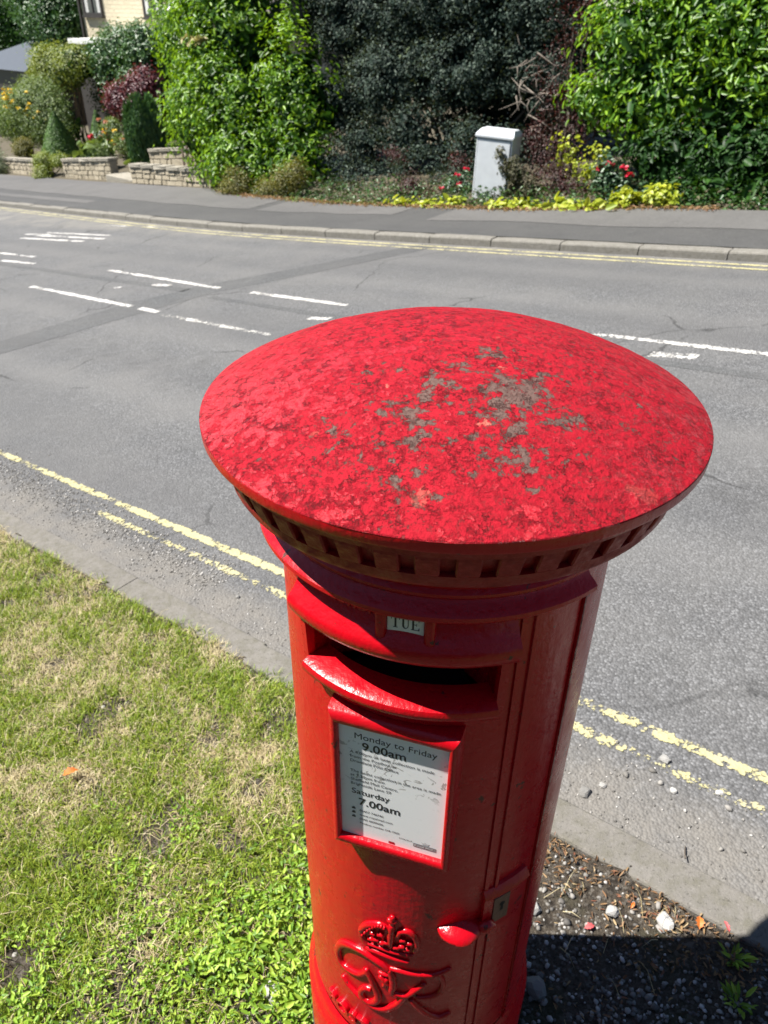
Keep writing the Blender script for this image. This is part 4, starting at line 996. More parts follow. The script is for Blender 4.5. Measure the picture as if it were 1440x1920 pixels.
for (u_, v_, z_) in ((-24.75, 14.95, -1.80), (-24.65, 14.92, -1.92), (-24.85, 14.95, -1.95), (-24.2, 14.95, -1.72), (-24.22, 14.95, -1.85), (-24.7, 14.9, -1.70)): blossom(rs, 'flower', WA(u_, v_, z_), .10, 'red_petal', 12)
hb = plant('flowering_border', 'mixed pink and yellow border flowers beside the conifer', 'flower bed', -22.9, 14.8,
      [(-23.3, 14.9, -1.5, .5, .25, .4), (-22.4, 14.7, -1.75, .45, .22, .3)], 900, .07, .035, 'hyper', None, .14, 12, .2, .4, nst=6, rst=.012)
for k in range(14): blossom(hb, 'flower', WA(-23.0 + rng.normal()*.42, 14.62 + rng.normal()*.06, -1.5 + rng.normal()*.22), .075, 'pink_petal' if k % 3 else 'yellow_petal', 8)
plant('grass_tuft', 'soft green grassy tuft above the first wall', 'plant', -21.3, 13.0,
      [(-21.4, 13.0, -1.75, .55, .25, .28)], 1600, .16, .012, 'hyper', None, .14, 14, .2, .5, nst=3, rst=.01)
lb = bpy.data.objects['laurel_bush']
for (u_, v_, z_) in ((-13.9, 10.75, 1.42), (-13.6, 10.72, 1.38), (-13.75, 10.75, 1.34), (-13.45, 10.72, 1.40)): blossom(lb, 'flower_head', WA(u_, v_, z_), .13, 'cream_petal', 26)

# --- garden walls of coursed stone
M['stone'] = None
def m_stone(name, a, b):
    k = NT(name); oi = k.new('ShaderNodeObjectInfo').outputs['Random']
    n = k.noise(14, 6, .65); c = k.mix(n, tuple(x*.7 for x in a), b); c = k.mix(k.math('MULTIPLY', oi, .6), c, tuple(x*.72 for x in a), 'MIX')
    c = k.mix(k.ramp(k.noise(5, 5), [(.55, 0), (.75, .5)]), c, (.08, .075, .05))
    return k.fin(c, .9, k.bump(n, .7, .02), spec=.25)
M['stone'] = m_stone('buff_walling_stone', (.36, .31, .22), (.52, .46, .35)); M['coping'] = m_stone('coping_stone', (.30, .275, .22), (.42, .39, .33))
M['mortar'] = simple('mortar', (.2, .185, .155), .95, .3, 30, .4)
def stone_mesh(seed):
    bm = bmesh.new(); box_bm(bm, (-.5, -.5, -.5), (.5, .5, .5)); r_ = random.Random(seed)
    bmesh.ops.bevel(bm, geom=list(bm.edges), offset=.06, segments=1, affect='EDGES')
    for v in bm.verts: v.co += Vector((r_.uniform(-.02, .02), r_.uniform(-.05, .05), r_.uniform(-.03, .03)))
    me = bpy.data.meshes.new('stone'); bm.to_mesh(me); bm.free(); return me
SM = [stone_mesh(i) for i in range(5)]
for m_ in SM: m_.materials.append(M['stone'])
def garden_wall(label, p0, p1, h0, h1, courses, dep=.24, cop=True):
    (s0, t0), (s1, t1) = p0, p1; Lw = math.hypot(s1-s0, t1-t0)
    A0 = Vector(W(s0, t0)); A1 = Vector(W(s1, t1)); d = (A1-A0); dn = d.normalized(); hz = Vector((d.x, d.y, 0)).normalized(); nrm = Vector((-hz.y, hz.x, 0))
    root = empty('garden_wall', (A0+A1)/2); tag(root, label, 'wall', 'stone walls of the left garden')
    yaw = math.atan2(hz.y, hz.x); pit = -math.asin(dn.z)
    # backing
    V = []
    for q, hh in ((A0, h0), (A1, h1)):
        for o_ in (-dep*.36, dep*.36):
            V += [q + nrm*o_ + Vector((0, 0, -.3)), q + nrm*o_ + Vector((0, 0, hh+.05))]
    adopt(mk('mortar_core', V, [(0, 1, 5, 4), (2, 6, 7, 3), (0, 2, 3, 1), (4, 5, 7, 6), (1, 3, 7, 5)], M['mortar']), root)
    for c in range(courses):
        x = -random.uniform(0, .2)
        while x < Lw:
            l = random.choice((.22, .3, .38, .46)); x0 = max(x, 0); x1 = min(x+l, Lw); x += l
            if x1-x0 < .06: continue
            f = (x0+x1)/2/Lw; hh = (h0 + (h1-h0)*f)/courses
            o = bpy.data.objects.new('stone', random.choice(SM)); C.objects.link(o)
            p = A0 + d*f + Vector((0, 0, .06 + hh*(c+.5)))
            o.parent = root; o.location = p - Vector(root.location); o.rotation_euler = (0, pit, yaw)
            o.scale = (x1-x0-.018, dep*random.uniform(.9, 1.06), hh-.016)
    if cop:
        n = max(2, int(Lw/.62))
        for i in range(n):
            f = (i+.5)/n; o = bpy.data.objects.new('coping_stone', SMC[i % 3]); C.objects.link(o)
            p = A0 + d*f + Vector((0, 0, .06 + (h0+(h1-h0)*f) + .035)); o.parent = root; o.location = p - Vector(root.location)
            o.rotation_euler = (0, pit + random.uniform(-.01, .01), yaw); o.scale = (Lw/n-.012, dep*1.28, .075)
SMC = [stone_mesh(20+i) for i in range(3)]
for m_ in SMC: m_.materials.append(M['coping'])
garden_wall('low buff stone wall running down to the foot of the laurel', (-17.6, 11.55), (-13.75, 10.95), .40, .30, 3)
garden_wall('taller buff stone wall left of the garden gap', (-22.3, 12.45), (-19.0, 11.9), .46, .50, 4)
garden_wall('buff stone wall at the far left beyond the dwarf conifer', (-30.0, 14.0), (-24.4, 12.85), .45, .42, 3)
garden_wall('short stone wall piece stepping back behind the low wall', (-18.9, 13.1), (-15.2, 12.6), .55, .6, 3)
# garden step between the walls
bm = bmesh.new(); box_bm(bm, (-.62, -.3, -.3), (.62, .3, .06), .015)
st = from_bm('stone_step', bm, M['coping']); st.location = W(-18.3, 11.85, .12); st.rotation_euler = (0, 0, math.atan2(EY, EX))
tag(st, 'single stone step in the gap between the two garden walls', 'step')
# urn-like pot hidden in the gap: a dark fence panel behind the low wall
fen = empty('trellis_panel', W(-15.6, 12.1, .2)); tag(fen, 'brown slatted trellis standing behind the low wall', 'fence')
M['timber'] = simple('brown_timber', (.12, .085, .06), .8, .3, 20, .4)
for i in range(9):
    bm = bmesh.new(); box_bm(bm, (-.035, -.012, 0), (.035, .012, .55), .004); o = from_bm('slat', bm, M['timber'], fen)
    o.location = Vector(W(-16.4 + i*.2, 12.2 - i*.02, .25)) - Vector(fen.location); o.rotation_euler = (0, 0, math.atan2(EY, EX))

# --- utility cabinet
M['cabinet'] = simple('pale_grey_cabinet_paint', (.58, .61, .64), .45, .16, 6, .05)
M['cabinet_dark'] = simple('cabinet_shadow_gap', (.06, .065, .07), .7)
cz = zst(-6.1, 10.05) + .01
cb = empty('utility_cabinet', WA(-6.1, 10.05, cz)); tag(cb, 'pale grey metal street cabinet with sloped lid standing in the shrubs', 'cabinet')
cb.rotation_euler = (.0, R(1.5), math.atan2(EY, EX) + R(9))
def cbox(name, lo, hi, bev, mat, parent=cb):
    bm = bmesh.new(); box_bm(bm, lo, hi, bev); return from_bm(name, bm, M[mat], parent)
cbox('body', (-.285, -.17, -.15), (.285, .17, .93), .012, 'cabinet')
bm = bmesh.new()
ring_ = [[(-.305, -.20, .925), (.305, -.20, .925), (.305, .19, .925), (-.305, .19, .925)], [(-.305, -.20, .965), (.305, -.20, .965), (.305, .19, .965), (-.305, .19, .965)], [(-.26, -.09, 1.035), (.26, -.09, 1.035), (.26, .12, 1.035), (-.26, .12, 1.035)]]
vv = [[bm.verts.new(p) for p in r_] for r_ in ring_]
for a_, b_ in zip(vv, vv[1:]):
    for i in range(4): bm.faces.new((a_[i], a_[(i+1) % 4], b_[(i+1) % 4], b_[i]))
bm.faces.new(vv[-1]); bm.faces.new(vv[0][::-1])
bmesh.ops.bevel(bm, geom=list(bm.edges), offset=.008, segments=2, affect='EDGES')
from_bm('lid', bm, M['cabinet'], cb)
cdoor = cbox('door', (-.255, -.182, .06), (.255, -.165, .90), .006, 'cabinet')
cbox('door_gap', (-.263, -.1735, .052), (.263, -.1700, .908), 0, 'cabinet_dark')
for r_ in range(1):
    for i in range(5):
        for zz in ((.12, .15) if r_ == 0 else (.82, .85)):
            cbox('vent', (-.2 + i*.08, -.1855, zz), (-.145 + i*.08, -.1815, zz+.012), .002, 'cabinet_dark', cdoor)
cbox('lock', (.2, -.19, .48), (.235, -.18, .52), .004, 'cabinet_dark', cdoor)
cbox('plinth', (-.275, -.165, -.25), (.275, .165, .0), .004, 'cabinet_dark')

# --- house beyond the garden
M['cladding'] = None
k = NT('cream_stone_cladding'); br = k.new('ShaderNodeTexBrick'); k.set(br.inputs['Vector'], k.map((1, 1, 1), rot=(R(90), 0, 0)))
br.inputs['Scale'].default_value = 1.0; br.inputs['Brick Width'].default_value = .42; br.inputs['Row Height'].default_value = .155; br.inputs['Mortar Size'].default_value = .012
br.inputs['Color1'].default_value = (.62, .54, .38, 1); br.inputs['Color2'].default_value = (.52, .45, .31, 1); br.inputs['Mortar'].default_value = (.36, .31, .22, 1)
k.fin(k.mix(k.noise(3, 5), br.outputs[0], (.58, .51, .37)), .9, k.bump(k.math('ADD', k.math('MULTIPLY', br.outputs['Fac'], -1.2), k.noise(12, 4)), .9, .03)); M['cladding'] = k.m
k = NT('dark_roof_tiles'); br = k.new('ShaderNodeTexBrick'); k.set(br.inputs['Vector'], k.map((1, 1, 1)))
br.inputs['Scale'].default_value = 1.0; br.inputs['Brick Width'].default_value = .3; br.inputs['Row Height'].default_value = .27; br.inputs['Mortar Size'].default_value = .02
br.inputs['Color1'].default_value = (.055, .045, .042, 1); br.inputs['Color2'].default_value = (.085, .07, .065, 1); br.inputs['Mortar'].default_value = (.02, .018, .018, 1)
k.fin(br.outputs[0], .85, k.bump(k.math('MULTIPLY', br.outputs['Fac'], -1), .9, .04)); M['tiles'] = k.m
M['white_trim'] = simple('white_trim', (.72, .72, .70), .5, .08, 8)
M['frame_and_shade'] = simple('dark_frame_and_shade', (.035, .028, .025), .5, .2, 10)
k = NT('window_glass'); k.fin((.03, .04, .045), .06, spec=.8); M['glass'] = k.m
M['curtain'] = simple('pale_curtain', (.5, .5, .48), .9, .15, 6)
hs = empty('house', WA(-34.9, 24.0, -3.6)); hs.rotation_euler = (0, 0, math.atan2(EY, EX))
tag(hs, 'cream stone-clad house with dark-framed upper windows beyond the garden', 'house')
def hbox(name, lo, hi, mat, parent=hs, bev=0):
    bm = bmesh.new(); box_bm(bm, lo, hi, bev); return from_bm(name, bm, M[mat], parent)
hbox('wall', (-3.15, 0, 0), (3.2, 8, 7.2), 'cladding')
bm = bmesh.new()
vs = [bm.verts.new(p) for p in ((-3.6, -.5, 7.15), (3.7, -.5, 7.15), (3.7, 8.5, 7.15), (-3.6, 8.5, 7.15), (-3.6, 4, 9.8), (3.7, 4, 9.8))]
for f in ((0, 1, 5, 4), (2, 3, 4, 5), (1, 2, 5), (3, 0, 4), (3, 2, 1, 0)): bm.faces.new([vs[i] for i in f])
rf = from_bm('roof', bm, M['tiles'], hs); hbox('chimney', (1.0, 3.5, 9.2), (1.8, 4.3, 11), 'cladding', rf)
def window(x0, x1, z0, z1):
    w = hbox('window', (x0, -.05, z0), (x1, .02, z1), 'glass')
    for a in ((x0-.06, z0-.06, x0+.05, z1+.06), (x1-.05, z0-.06, x1+.06, z1+.06), (x0+.05, z0-.06, x1-.05, z0+.05), (x0+.05, z1-.05, x1-.05, z1+.06), ((x0+x1)/2-.035, z0+.05, (x0+x1)/2+.035, z1-.05)):
        hbox('frame', (a[0], -.09, a[1]), (a[2], .01, a[3]), 'frame_and_shade', w)
    hbox('sill', (x0-.12, -.16, z0-.15), (x1+.12, .0, z0-.062), 'frame_and_shade', w)
    for sx in (x0+.08, x1-.32): hbox('curtain', (sx, -.058, z0+.06), (sx+.24, -.052, z1-.06), 'curtain', w)
window(-2.85, -1.5, 5.05, 6.6); window(1.75, 2.9, 5.05, 6.6); window(-2.6, -1.2, 1.2, 2.5); window(1.2, 2.6, 1.2, 2.5)
hbox('downpipe', (-3.28, -.12, 0), (-3.17, -.02, 7.1), 'frame_and_shade')
gar = empty('garage', WA(-33.6, 21.6, -3.2)); gar.rotation_euler = (0, 0, math.atan2(EY, EX)); tag(gar, 'flat-roofed garage with white fascia below the house, half covered in ivy', 'garage')
hbox('wall', (-1.9, 0, 0), (1.6, 2.3, 3.60), 'frame_and_shade', gar); hbox('fascia', (-2.05, -.14, 3.60), (1.75, 2.35, 3.78), 'white_trim', gar)
hbox('garage_door', (-1.5, -.04, .1), (1.2, .0, 2.9), 'frame_and_shade', gar)  # garage wall and door coloured dark to read as a shaded void
# tiled wing at the right of the house
wg = empty('house_wing', WA(-28.6, 23.0, -3.0)); wg.rotation_euler = (0, 0, math.atan2(EY, EX)); tag(wg, 'dark tiled pitched roof wing with white bargeboard right of the house', 'house')
hbox('wall', (-1.6, 0, 0), (3.5, 5, 4.0), 'cladding', wg)
bm = bmesh.new(); vs = [bm.verts.new(p) for p in ((-1.9, -.4, 4.0), (3.9, -.4, 4.0), (3.9, 2.5, 6.4), (-1.9, 2.5, 6.4), (3.9, 5.4, 4.0), (-1.9, 5.4, 4.0))]
for f in ((0, 1, 2, 3), (3, 2, 4, 5), (0, 3, 5), (1, 4, 2)): bm.faces.new([vs[i] for i in f])
from_bm('roof', bm, M['tiles'], wg)
bm = bmesh.new()
vs = [bm.verts.new(p) for p in ((-2.02, -.55, 3.82), (-2.02, -.55, 4.06), (-2.02, 2.5, 6.58), (-2.02, 2.5, 6.3), (-1.92, -.55, 3.82), (-1.92, -.55, 4.06), (-1.92, 2.5, 6.58), (-1.92, 2.5, 6.3))]
for f in ((0, 1, 2, 3), (7, 6, 5, 4), (0, 4, 5, 1), (1, 5, 6, 2), (3, 2, 6, 7), (0, 3, 7, 4)): bm.faces.new([vs[i] for i in f])
from_bm('bargeboard', bm, M['white_trim'], wg)
# shed at the far left
M['shed_roof'] = simple('grey_felt_roof', (.065, .078, .10), .92, .1, 4, .2)
sh = empty('shed', WA(-47.2, 24.2, -5.0)); sh.rotation_euler = (0, 0, math.atan2(EY, EX)); tag(sh, 'low building with plain blue-grey roof at the left edge', 'shed')
hbox('wall', (-4, 0, 0), (2.6, 4.2, 3.75), 'frame_and_shade', sh)
bm = bmesh.new(); vs = [bm.verts.new(p) for p in ((-4.3, -.3, 3.75), (2.9, -.3, 3.75), (2.0, 2.1, 5.2), (.9, 2.1, 5.2), (2.9, 4.5, 3.75), (-4.3, 4.5, 3.75))]
for f in ((0, 1, 2, 3), (3, 2, 4, 5), (0, 3, 5), (1, 4, 2), (0, 5, 4, 1)): bm.faces.new([vs[i] for i in f])
from_bm('roof', bm, M['shed_roof'], sh)
hbox('door', (-.5, -.05, .1), (.5, .0, 2.2), 'timber', sh)

# ------------------------------------------------------------------ verge growth, litter and stones
def m_blade(name, cols, trans=.25):
    return m_leaf(name, cols, .5, trans, .4)
M['grass'] = m_blade('grass_blade', [(.08, .145, .012), (.155, .24, .02), (.25, .335, .035), (.36, .41, .06)])
M['straw'] = m_blade('dry_grass', [(.28, .22, .11), (.42, .35, .19), (.56, .49, .30)], .15)
M['weed'] = m_blade('knotweed_leaf', [(.06, .14, .014), (.145, .27, .022), (.26, .40, .042), (.36, .48, .07)])
def vz(s, t):                           # height of the verge mesh, vectorised through a lookup
    return VZ[np.clip(((s+5.6)/7.2*240).round().astype(int), 0, 240), np.clip(((t+2.2)/2.93*96).round().astype(int), 0, 96)]
_vv = np.zeros(len(bpy.data.objects['verge'].data.vertices)*3, np.float32); bpy.data.objects['verge'].data.vertices.foreach_get('co', _vv)
VZ = _vv.reshape(-1, 3)[:, 2].reshape(241, 97)
def fnoise(s, t, k, seed):
    return np.array([mnoise.noise(Vector((a*k, b*k, seed))) for a, b in zip(s, t)])
def scatter(n, s0, s1, t0, t1, dens=None):
    s = rng.uniform(s0, s1, n); t = rng.uniform(t0, t1, n)
    x = s*EX + t*NX; y = s*EY + t*NY
    k = np.hypot(x, y) > .25
    if dens is not None: k &= rng.random(n) < dens(s, t)
    return s[k], t[k]
def blades(s, t, L, wd, lean, z=None):
    n = len(s); P = np.stack([s*EX + t*NX, s*EY + t*NY, (vz(s, t) if z is None else z) - .004], -1)
    a = rng.uniform(0, 2*math.pi, n); h = np.stack([np.cos(a), np.sin(a), np.zeros(n)], -1)
    b = np.stack([-np.sin(a), np.cos(a), np.zeros(n)], -1)*(wd/2)[:, None]
    up = np.array([0, 0, 1.])
    m = P + (h*np.sin(lean*.6)[:, None] + up*np.cos(lean*.6)[:, None])*(L*.55)[:, None]
    e_ = m + (h*np.sin(lean*1.25)[:, None] + up*np.cos(lean*1.25)[:, None])*(L*.45)[:, None]
    V = np.stack([P-b, P+b, m+b*.85, m-b*.85, e_+b*.15, e_-b*.15], 1).reshape(-1, 3)
    i = np.arange(n)[:, None]*6
    Q = np.concatenate([i+np.array([0, 1, 2, 3]), i+np.array([3, 2, 4, 5])], 1).reshape(-1, 4)
    return V, Q
def stuff(name, V, Q, mat, label, cat, mi=None):
    o = mkq(name, V, Q, mat, None, False, mi); return tag(o, label, cat, None, 'stuff')
def edge(s, t):                         # 1 inside the grassy part, fading to bare soil by the box and beyond
    return np.clip((-s - .16 + .25*fnoise(s, t, 3, 2))/.16, 0, 1)*np.clip((.70 - t + .07*fnoise(s, t, 5, 4))/.05, 0, 1)
def weedy(s, t):                        # broad-leaved ground cover takes over in the trodden part nearest the box
    return np.clip((1.68 - np.hypot(s-.488, t+.739) + .42*fnoise(s, t, 2.2, 8) + .2*fnoise(s, t, 7, 9))/.35, 0, 1)
def bare(s, t): return np.clip((fnoise(s, t, 6.5, 12) + .42)/.22, 0, 1)
def dryness(s, t): return np.clip(.31 + .75*fnoise(s, t, 2.4, 21) + .55*fnoise(s, t, 12, 23) + .5*fnoise(s, t, 7, 3) + .25*np.clip(t, -.3, .5), 0.06, .93)
s, t = scatter(430000, -5.2, -.05, -1.5, .735, lambda s, t: np.clip(1.25 - .17*np.hypot(s-.2, t+.4), .25, 1)*edge(s, t)*(1 - .72*weedy(s, t))*(.25 + .75*bare(s, t)))
dry = rng.random(len(s)) < dryness(s, t)
n = len(s); L = np.where(dry, rng.uniform(.02, .06, n), rng.uniform(.022, .058, n)); wd = np.where(dry, rng.uniform(.0012, .0026, n), rng.uniform(.0018, .0038, n))
lean = np.where(dry, rng.uniform(.9, 1.65, n), rng.uniform(.25, 1.25, n))
V, Q = blades(s, t, L, wd, lean)
stuff('grass', V, Q, [M['grass'], M['straw']], 'patchy green and straw-coloured mown grass on the verge left of the pillar box', 'grass', np.repeat(dry.astype(int), 2))
# knotweed-like ground cover: short stems carrying small oval leaves
s, t = scatter(95000, -2.6, -.02, -1.5, .55, lambda s, t: np.clip((-s - .10 + .2*fnoise(s, t, 3, 2))/.12, 0, 1)*weedy(s, t)*bare(s, t))
n = len(s); tall = np.clip(.55 + 1.1*fnoise(s, t, 9, 14), .12, 1.2); P = np.stack([s*EX + t*NX, s*EY + t*NY, vz(s, t) + rng.uniform(.003, .050, n)*tall], -1)
N = np.stack([rng.normal(size=n)*.6, rng.normal(size=n)*.6, np.ones(n)], -1)
sz = rng.uniform(.008, .024, n)*np.clip(1 + .5*fnoise(s, t, 4, 15), .6, 1.4); V, Q = leaf_mesh(P, N, sz, sz*rng.uniform(.32, .55, n), .2)
stuff('ground_weeds', V, Q, M['weed'], 'small-leaved green weeds carpeting the verge at the lower left', 'weeds')
# leafy stems hugging the left of the box
s, t = scatter(2600, -.55, -.2, -.25, .35, lambda s, t: .55 + 0*s)
n = len(s); P = np.stack([s*EX + t*NX, s*EY + t*NY, vz(s, t) + rng.uniform(.01, .07, n)], -1)
N = np.stack([rng.normal(size=n)*.5, rng.normal(size=n)*.5, np.ones(n)], -1); sz = rng.uniform(.014, .03, n)
V, Q = leaf_mesh(P, N, sz, sz*.42, .2); stuff('tall_weeds', V, Q, M['weed'], 'taller pointed-leaf weeds beside the left foot of the pillar box', 'weeds')
# loose straw
s, t = scatter(2600, -4.5, .55, -1.2, .66, lambda s, t: np.where(s > -.2, .22, .8)*np.ones_like(s))
n = len(s); V, Q = blades(s, t, rng.uniform(.04, .11, n), rng.uniform(.0012, .0024, n), rng.uniform(1.35, 1.6, n), vz(s, t) + .012)
stuff('loose_straw', V, Q, M['straw'], 'dry straw stalks scattered over the verge', 'straw')
# grass at the far side of the frame and behind the viewer: thin
s, t = scatter(16000, -9, -5.0, -2.2, .64); n = len(s)
V, Q = blades(s, t, rng.uniform(.03, .07, n), rng.uniform(.004, .007, n), rng.uniform(.3, 1.3, n), zst(s, t) - .02)
stuff('distant_grass', V, Q, M['grass'], 'grass on the verge farther down the street', 'grass')

# gravel
k = NT('gravel_stone'); r_ = k.isl(); n1 = k.noise(60, 5, .65)
c = k.ramp(r_, [(0, (.06, .056, .052)), (.3, (.13, .125, .115)), (.55, (.23, .22, .20)), (.8, (.36, .345, .32)), (1, (.58, .57, .55))])
k.fin(k.mix(n1, c, k.mix(.5, c, (.1, .09, .08))), .85, k.bump(n1, .5, .004)); M['gravel'] = k.m
k = NT('pebble'); oi = k.new('ShaderNodeObjectInfo').outputs['Random']; n1 = k.noise(45, 6, .65)
c = k.ramp(oi, [(0, (.16, .155, .145)), (.4, (.33, .325, .31)), (.7, (.48, .47, .45)), (1, (.66, .65, .63))])
k.fin(k.mix(k.ramp(n1, [(.45, 0), (.7, .6)]), c, (.14, .13, .115)), .85, k.bump(n1, .6, .004)); M['pebble'] = k.m
_bm = bmesh.new(); bmesh.ops.create_icosphere(_bm, subdivisions=1, radius=1); IV = np.array([v.co[:] for v in _bm.verts]); IF = np.array([[v.index for v in f.verts] for f in _bm.faces]); _bm.free()
def gravel(s, t, z, size):
    n = len(s); V = np.tile(IV, (n, 1, 1))*(1 + rng.uniform(-.32, .25, (n, len(IV), 1)))
    V = V*(np.stack([size*rng.uniform(.7, 1.4, n), size*rng.uniform(.7, 1.2, n), size*rng.uniform(.45, .8, n)], -1))[:, None, :]
    a = rng.uniform(0, 6.28, n); c_, s_ = np.cos(a)[:, None], np.sin(a)[:, None]
    x = V[..., 0]*c_ - V[..., 1]*s_; y = V[..., 0]*s_ + V[..., 1]*c_
    P = np.stack([s*EX + t*NX, s*EY + t*NY, z], -1)
    V = np.stack([x, y, V[..., 2]], -1) + P[:, None, :]
    F = (np.arange(n)[:, None, None]*len(IV) + IF[None]).reshape(-1, 3)
    return V.reshape(-1, 3), F
parts = []
s, t = scatter(380, .0, .75, .05, .64, lambda s, t: np.clip(.10 + .55*fnoise(s, t, 5, 36), .01, 1)); sz = rng.uniform(.005, .013, len(s)); parts.append((s, t, vz(s, t) + sz*.3, sz))
s = np.array([.16, .20, .10, .40, -.02, .02, .48, .43, -1.25, -1.2, -2.05, -.75, .30, .55]); t = np.array([1.06, 1.03, 1.0, 1.05, 1.08, 1.11, .93, .90, .93, 1.0, 1.0, .98, .97, 1.0]); sz = rng.uniform(.007, .012, len(s)); parts.append((s, t, zst(s, t) + sz*.35, sz))
s, t = scatter(7500, -.35, 1.0, -.35, .66, lambda s, t: np.clip(.45 + .9*fnoise(s, t, 3.5, 31), 0.06, 1)); sz = rng.uniform(.002, .0068, len(s))**1.0
parts.append((s, t, vz(s, t) + sz*.2, sz))
s, t = scatter(1100, -.1, .75, .05, .5, lambda s, t: np.clip(.3 + 1.2*fnoise(s, t, 4, 33), 0, 1)); sz = rng.uniform(.004, .009, len(s))
parts.append((s, t, vz(s, t) + sz*.25, sz))
s = rng.uniform(-5, 2.5, 5200); t = .80 + np.abs(rng.normal(size=5200))*.19; k_ = (rng.random(5200) < np.clip(.35 + 1.2*fnoise(s, t, 2, 41), .06, 1)) & (t < 1.5); s, t = s[k_], t[k_]
sz = rng.uniform(.0015, .0050, len(s)); parts.append((s, t, zst(s, t) + sz*.35, sz))
s = rng.uniform(-4.6, -1.9, 2600); t = 1.10 - .03*(s+4.6) + rng.normal(size=2600)*.075; sz = rng.uniform(.002, .0065, len(s)); parts.append((s, t, zst(s, t) + sz*.35, sz))
s, t = scatter(420, -2.2, -.1, -.9, .6, lambda s, t: 1 - bare(s, t)*.9); sz = rng.uniform(.003, .009, len(s)); parts.append((s, t, vz(s, t) + sz*.3, sz))
S_, T_, Z_, R_ = [np.concatenate([p[i] for p in parts]) for i in range(4)]
V, F = gravel(S_, T_, Z_, R_)
stuff('gravel', V, F, M['gravel'], 'loose grey gravel on the bare soil and along the gutter', 'gravel')

def pebble_mesh(seed):
    bm = bmesh.new(); bmesh.ops.create_icosphere(bm, subdivisions=2, radius=1); r0 = random.Random(seed); o_ = Vector((seed*3.1, 0, 0))
    for v in bm.verts:
        v.co *= 1 + .38*mnoise.noise(v.co*1.1 + o_) + .12*mnoise.noise(v.co*3 + o_)
        v.co.z *= .68
        for ax in ((.8, .3, .5), (-.5, .7, .5), (.1, -.9, .4)):
            a = Vector(ax).normalized(); d = v.co.dot(a)
            if d > .72: v.co -= a*(d-.72)*.8
    me = bpy.data.meshes.new('pebble'); bm.to_mesh(me); bm.free(); me.materials.append(M['pebble']); return me
PM = [pebble_mesh(i) for i in range(7)]
def pebble(s, t, r, label, group, onroad=False):
    o = bpy.data.objects.new('pebble', random.choice(PM)); C.objects.link(o)
    z = zst(s, t) if onroad else float(vz(np.array([s]), np.array([t]))[0])
    o.location = WA(s, t, z + r*.38); o.scale = (r, r*random.uniform(.75, 1), r*random.uniform(.75, 1)); o.rotation_euler = (random.uniform(-.2, .2), random.uniform(-.2, .2), random.uniform(0, 6.28))
    tag(o, label, 'stone', group); return o
G1 = 'pebbles on the bare soil'; G2 = 'pebbles on the road edge'
pebble(.024, .862, .021, 'whitish angular stone on the kerb-side tarmac, nearest the pillar box', G2, True)
pebble(.058, .918, .012, 'small white chip just beyond the whitish angular stone near the kerb', G2, True)
pebble(.175, 1.125, .019, 'grey stone lying on the inner yellow line right of the box', G2, True)
pebble(.265, .541, .021, 'white angular stone alone on bare soil in the sun right of the box', G1)
pebble(.385, .600, .026, 'flat grey round pebble, largest on the sunlit soil', G1)
pebble(.090, .425, .024, 'white stone touching the right foot of the pillar box', G1)
pebble(.200, .245, .028, 'pale rough stone in the shadow close to the box foot', G1)
pebble(.245, 1.02, .013, 'small white stone between the kerb and the inner yellow line', G2, True)
pebble(.36, 1.09, .013, 'small stone between the two yellow lines at the right', G2, True)
pebble(-1.0, .95, .015, 'white stone in the gutter left of the pillar box', G2, True)
pebble(-1.75, .97, .012, 'dark grey stone in the gutter farther left of the box', G2, True)
pebble(-.33, -.16, .026, 'largest grey stone in the soil at the left foot of the box', G1)
pebble(-.28, -.06, .018, 'smaller grey stone against the left foot of the box', G1)
pebble(-.42, -.13, .016, 'pale stone among weeds left of the box foot', G1)
# dead leaves
M['dead_leaf'] = m_leaf('dead_leaf', [(.10, .05, .022), (.20, .11, .05), (.30, .20, .10), (.20, .07, .04), (.38, .29, .16)], .7, .2)
M['orange_leaf'] = m_leaf('orange_leaf', [(.62, .17, .03), (.62, .17, .03)], .55, .2)
M['pink_leaf'] = m_leaf('pink_red_petal', [(.55, .06, .07), (.6, .14, .14)], .5, .2)
s, t = scatter(5600, -.2, .9, -.25, .68, lambda s, t: np.clip(.25 + .9*fnoise(s, t, 4, 51) + .5*(t > .52), .04, 1)); n = len(s)
P = np.stack([s*EX + t*NX, s*EY + t*NY, vz(s, t) + rng.uniform(.004, .014, n)], -1); N = np.stack([rng.normal(size=n)*.5, rng.normal(size=n)*.5, np.ones(n)], -1)
L = rng.uniform(.007, .024, n); V, Q = leaf_mesh(P, N, L, L*rng.uniform(.18, .38, n), .35, None, .25)
stuff('leaf_litter', V, Q, M['dead_leaf'], 'curled brown leaf fragments on the bare soil right of the pillar box', 'leaf litter')
s = rng.uniform(-13, -2.5, 2600); t = np.array([float(backt(q)) for q in s]) - np.abs(rng.normal(size=2600))*.09 + .05; n = len(s)
P = np.stack([s*EX + t*NX, s*EY + t*NY, zst(s, t) + .112 + rng.uniform(0, .02, n)], -1); N = np.stack([rng.normal(size=n)*.4, rng.normal(size=n)*.4, np.ones(n)], -1)
L = rng.uniform(.02, .06, n); V, Q = leaf_mesh(P, N, L, L*.45, .3, None, .25)
stuff('pavement_litter', V, Q, M['dead_leaf'], 'brown dead leaves gathered along the back edge of the pavement', 'leaf litter')
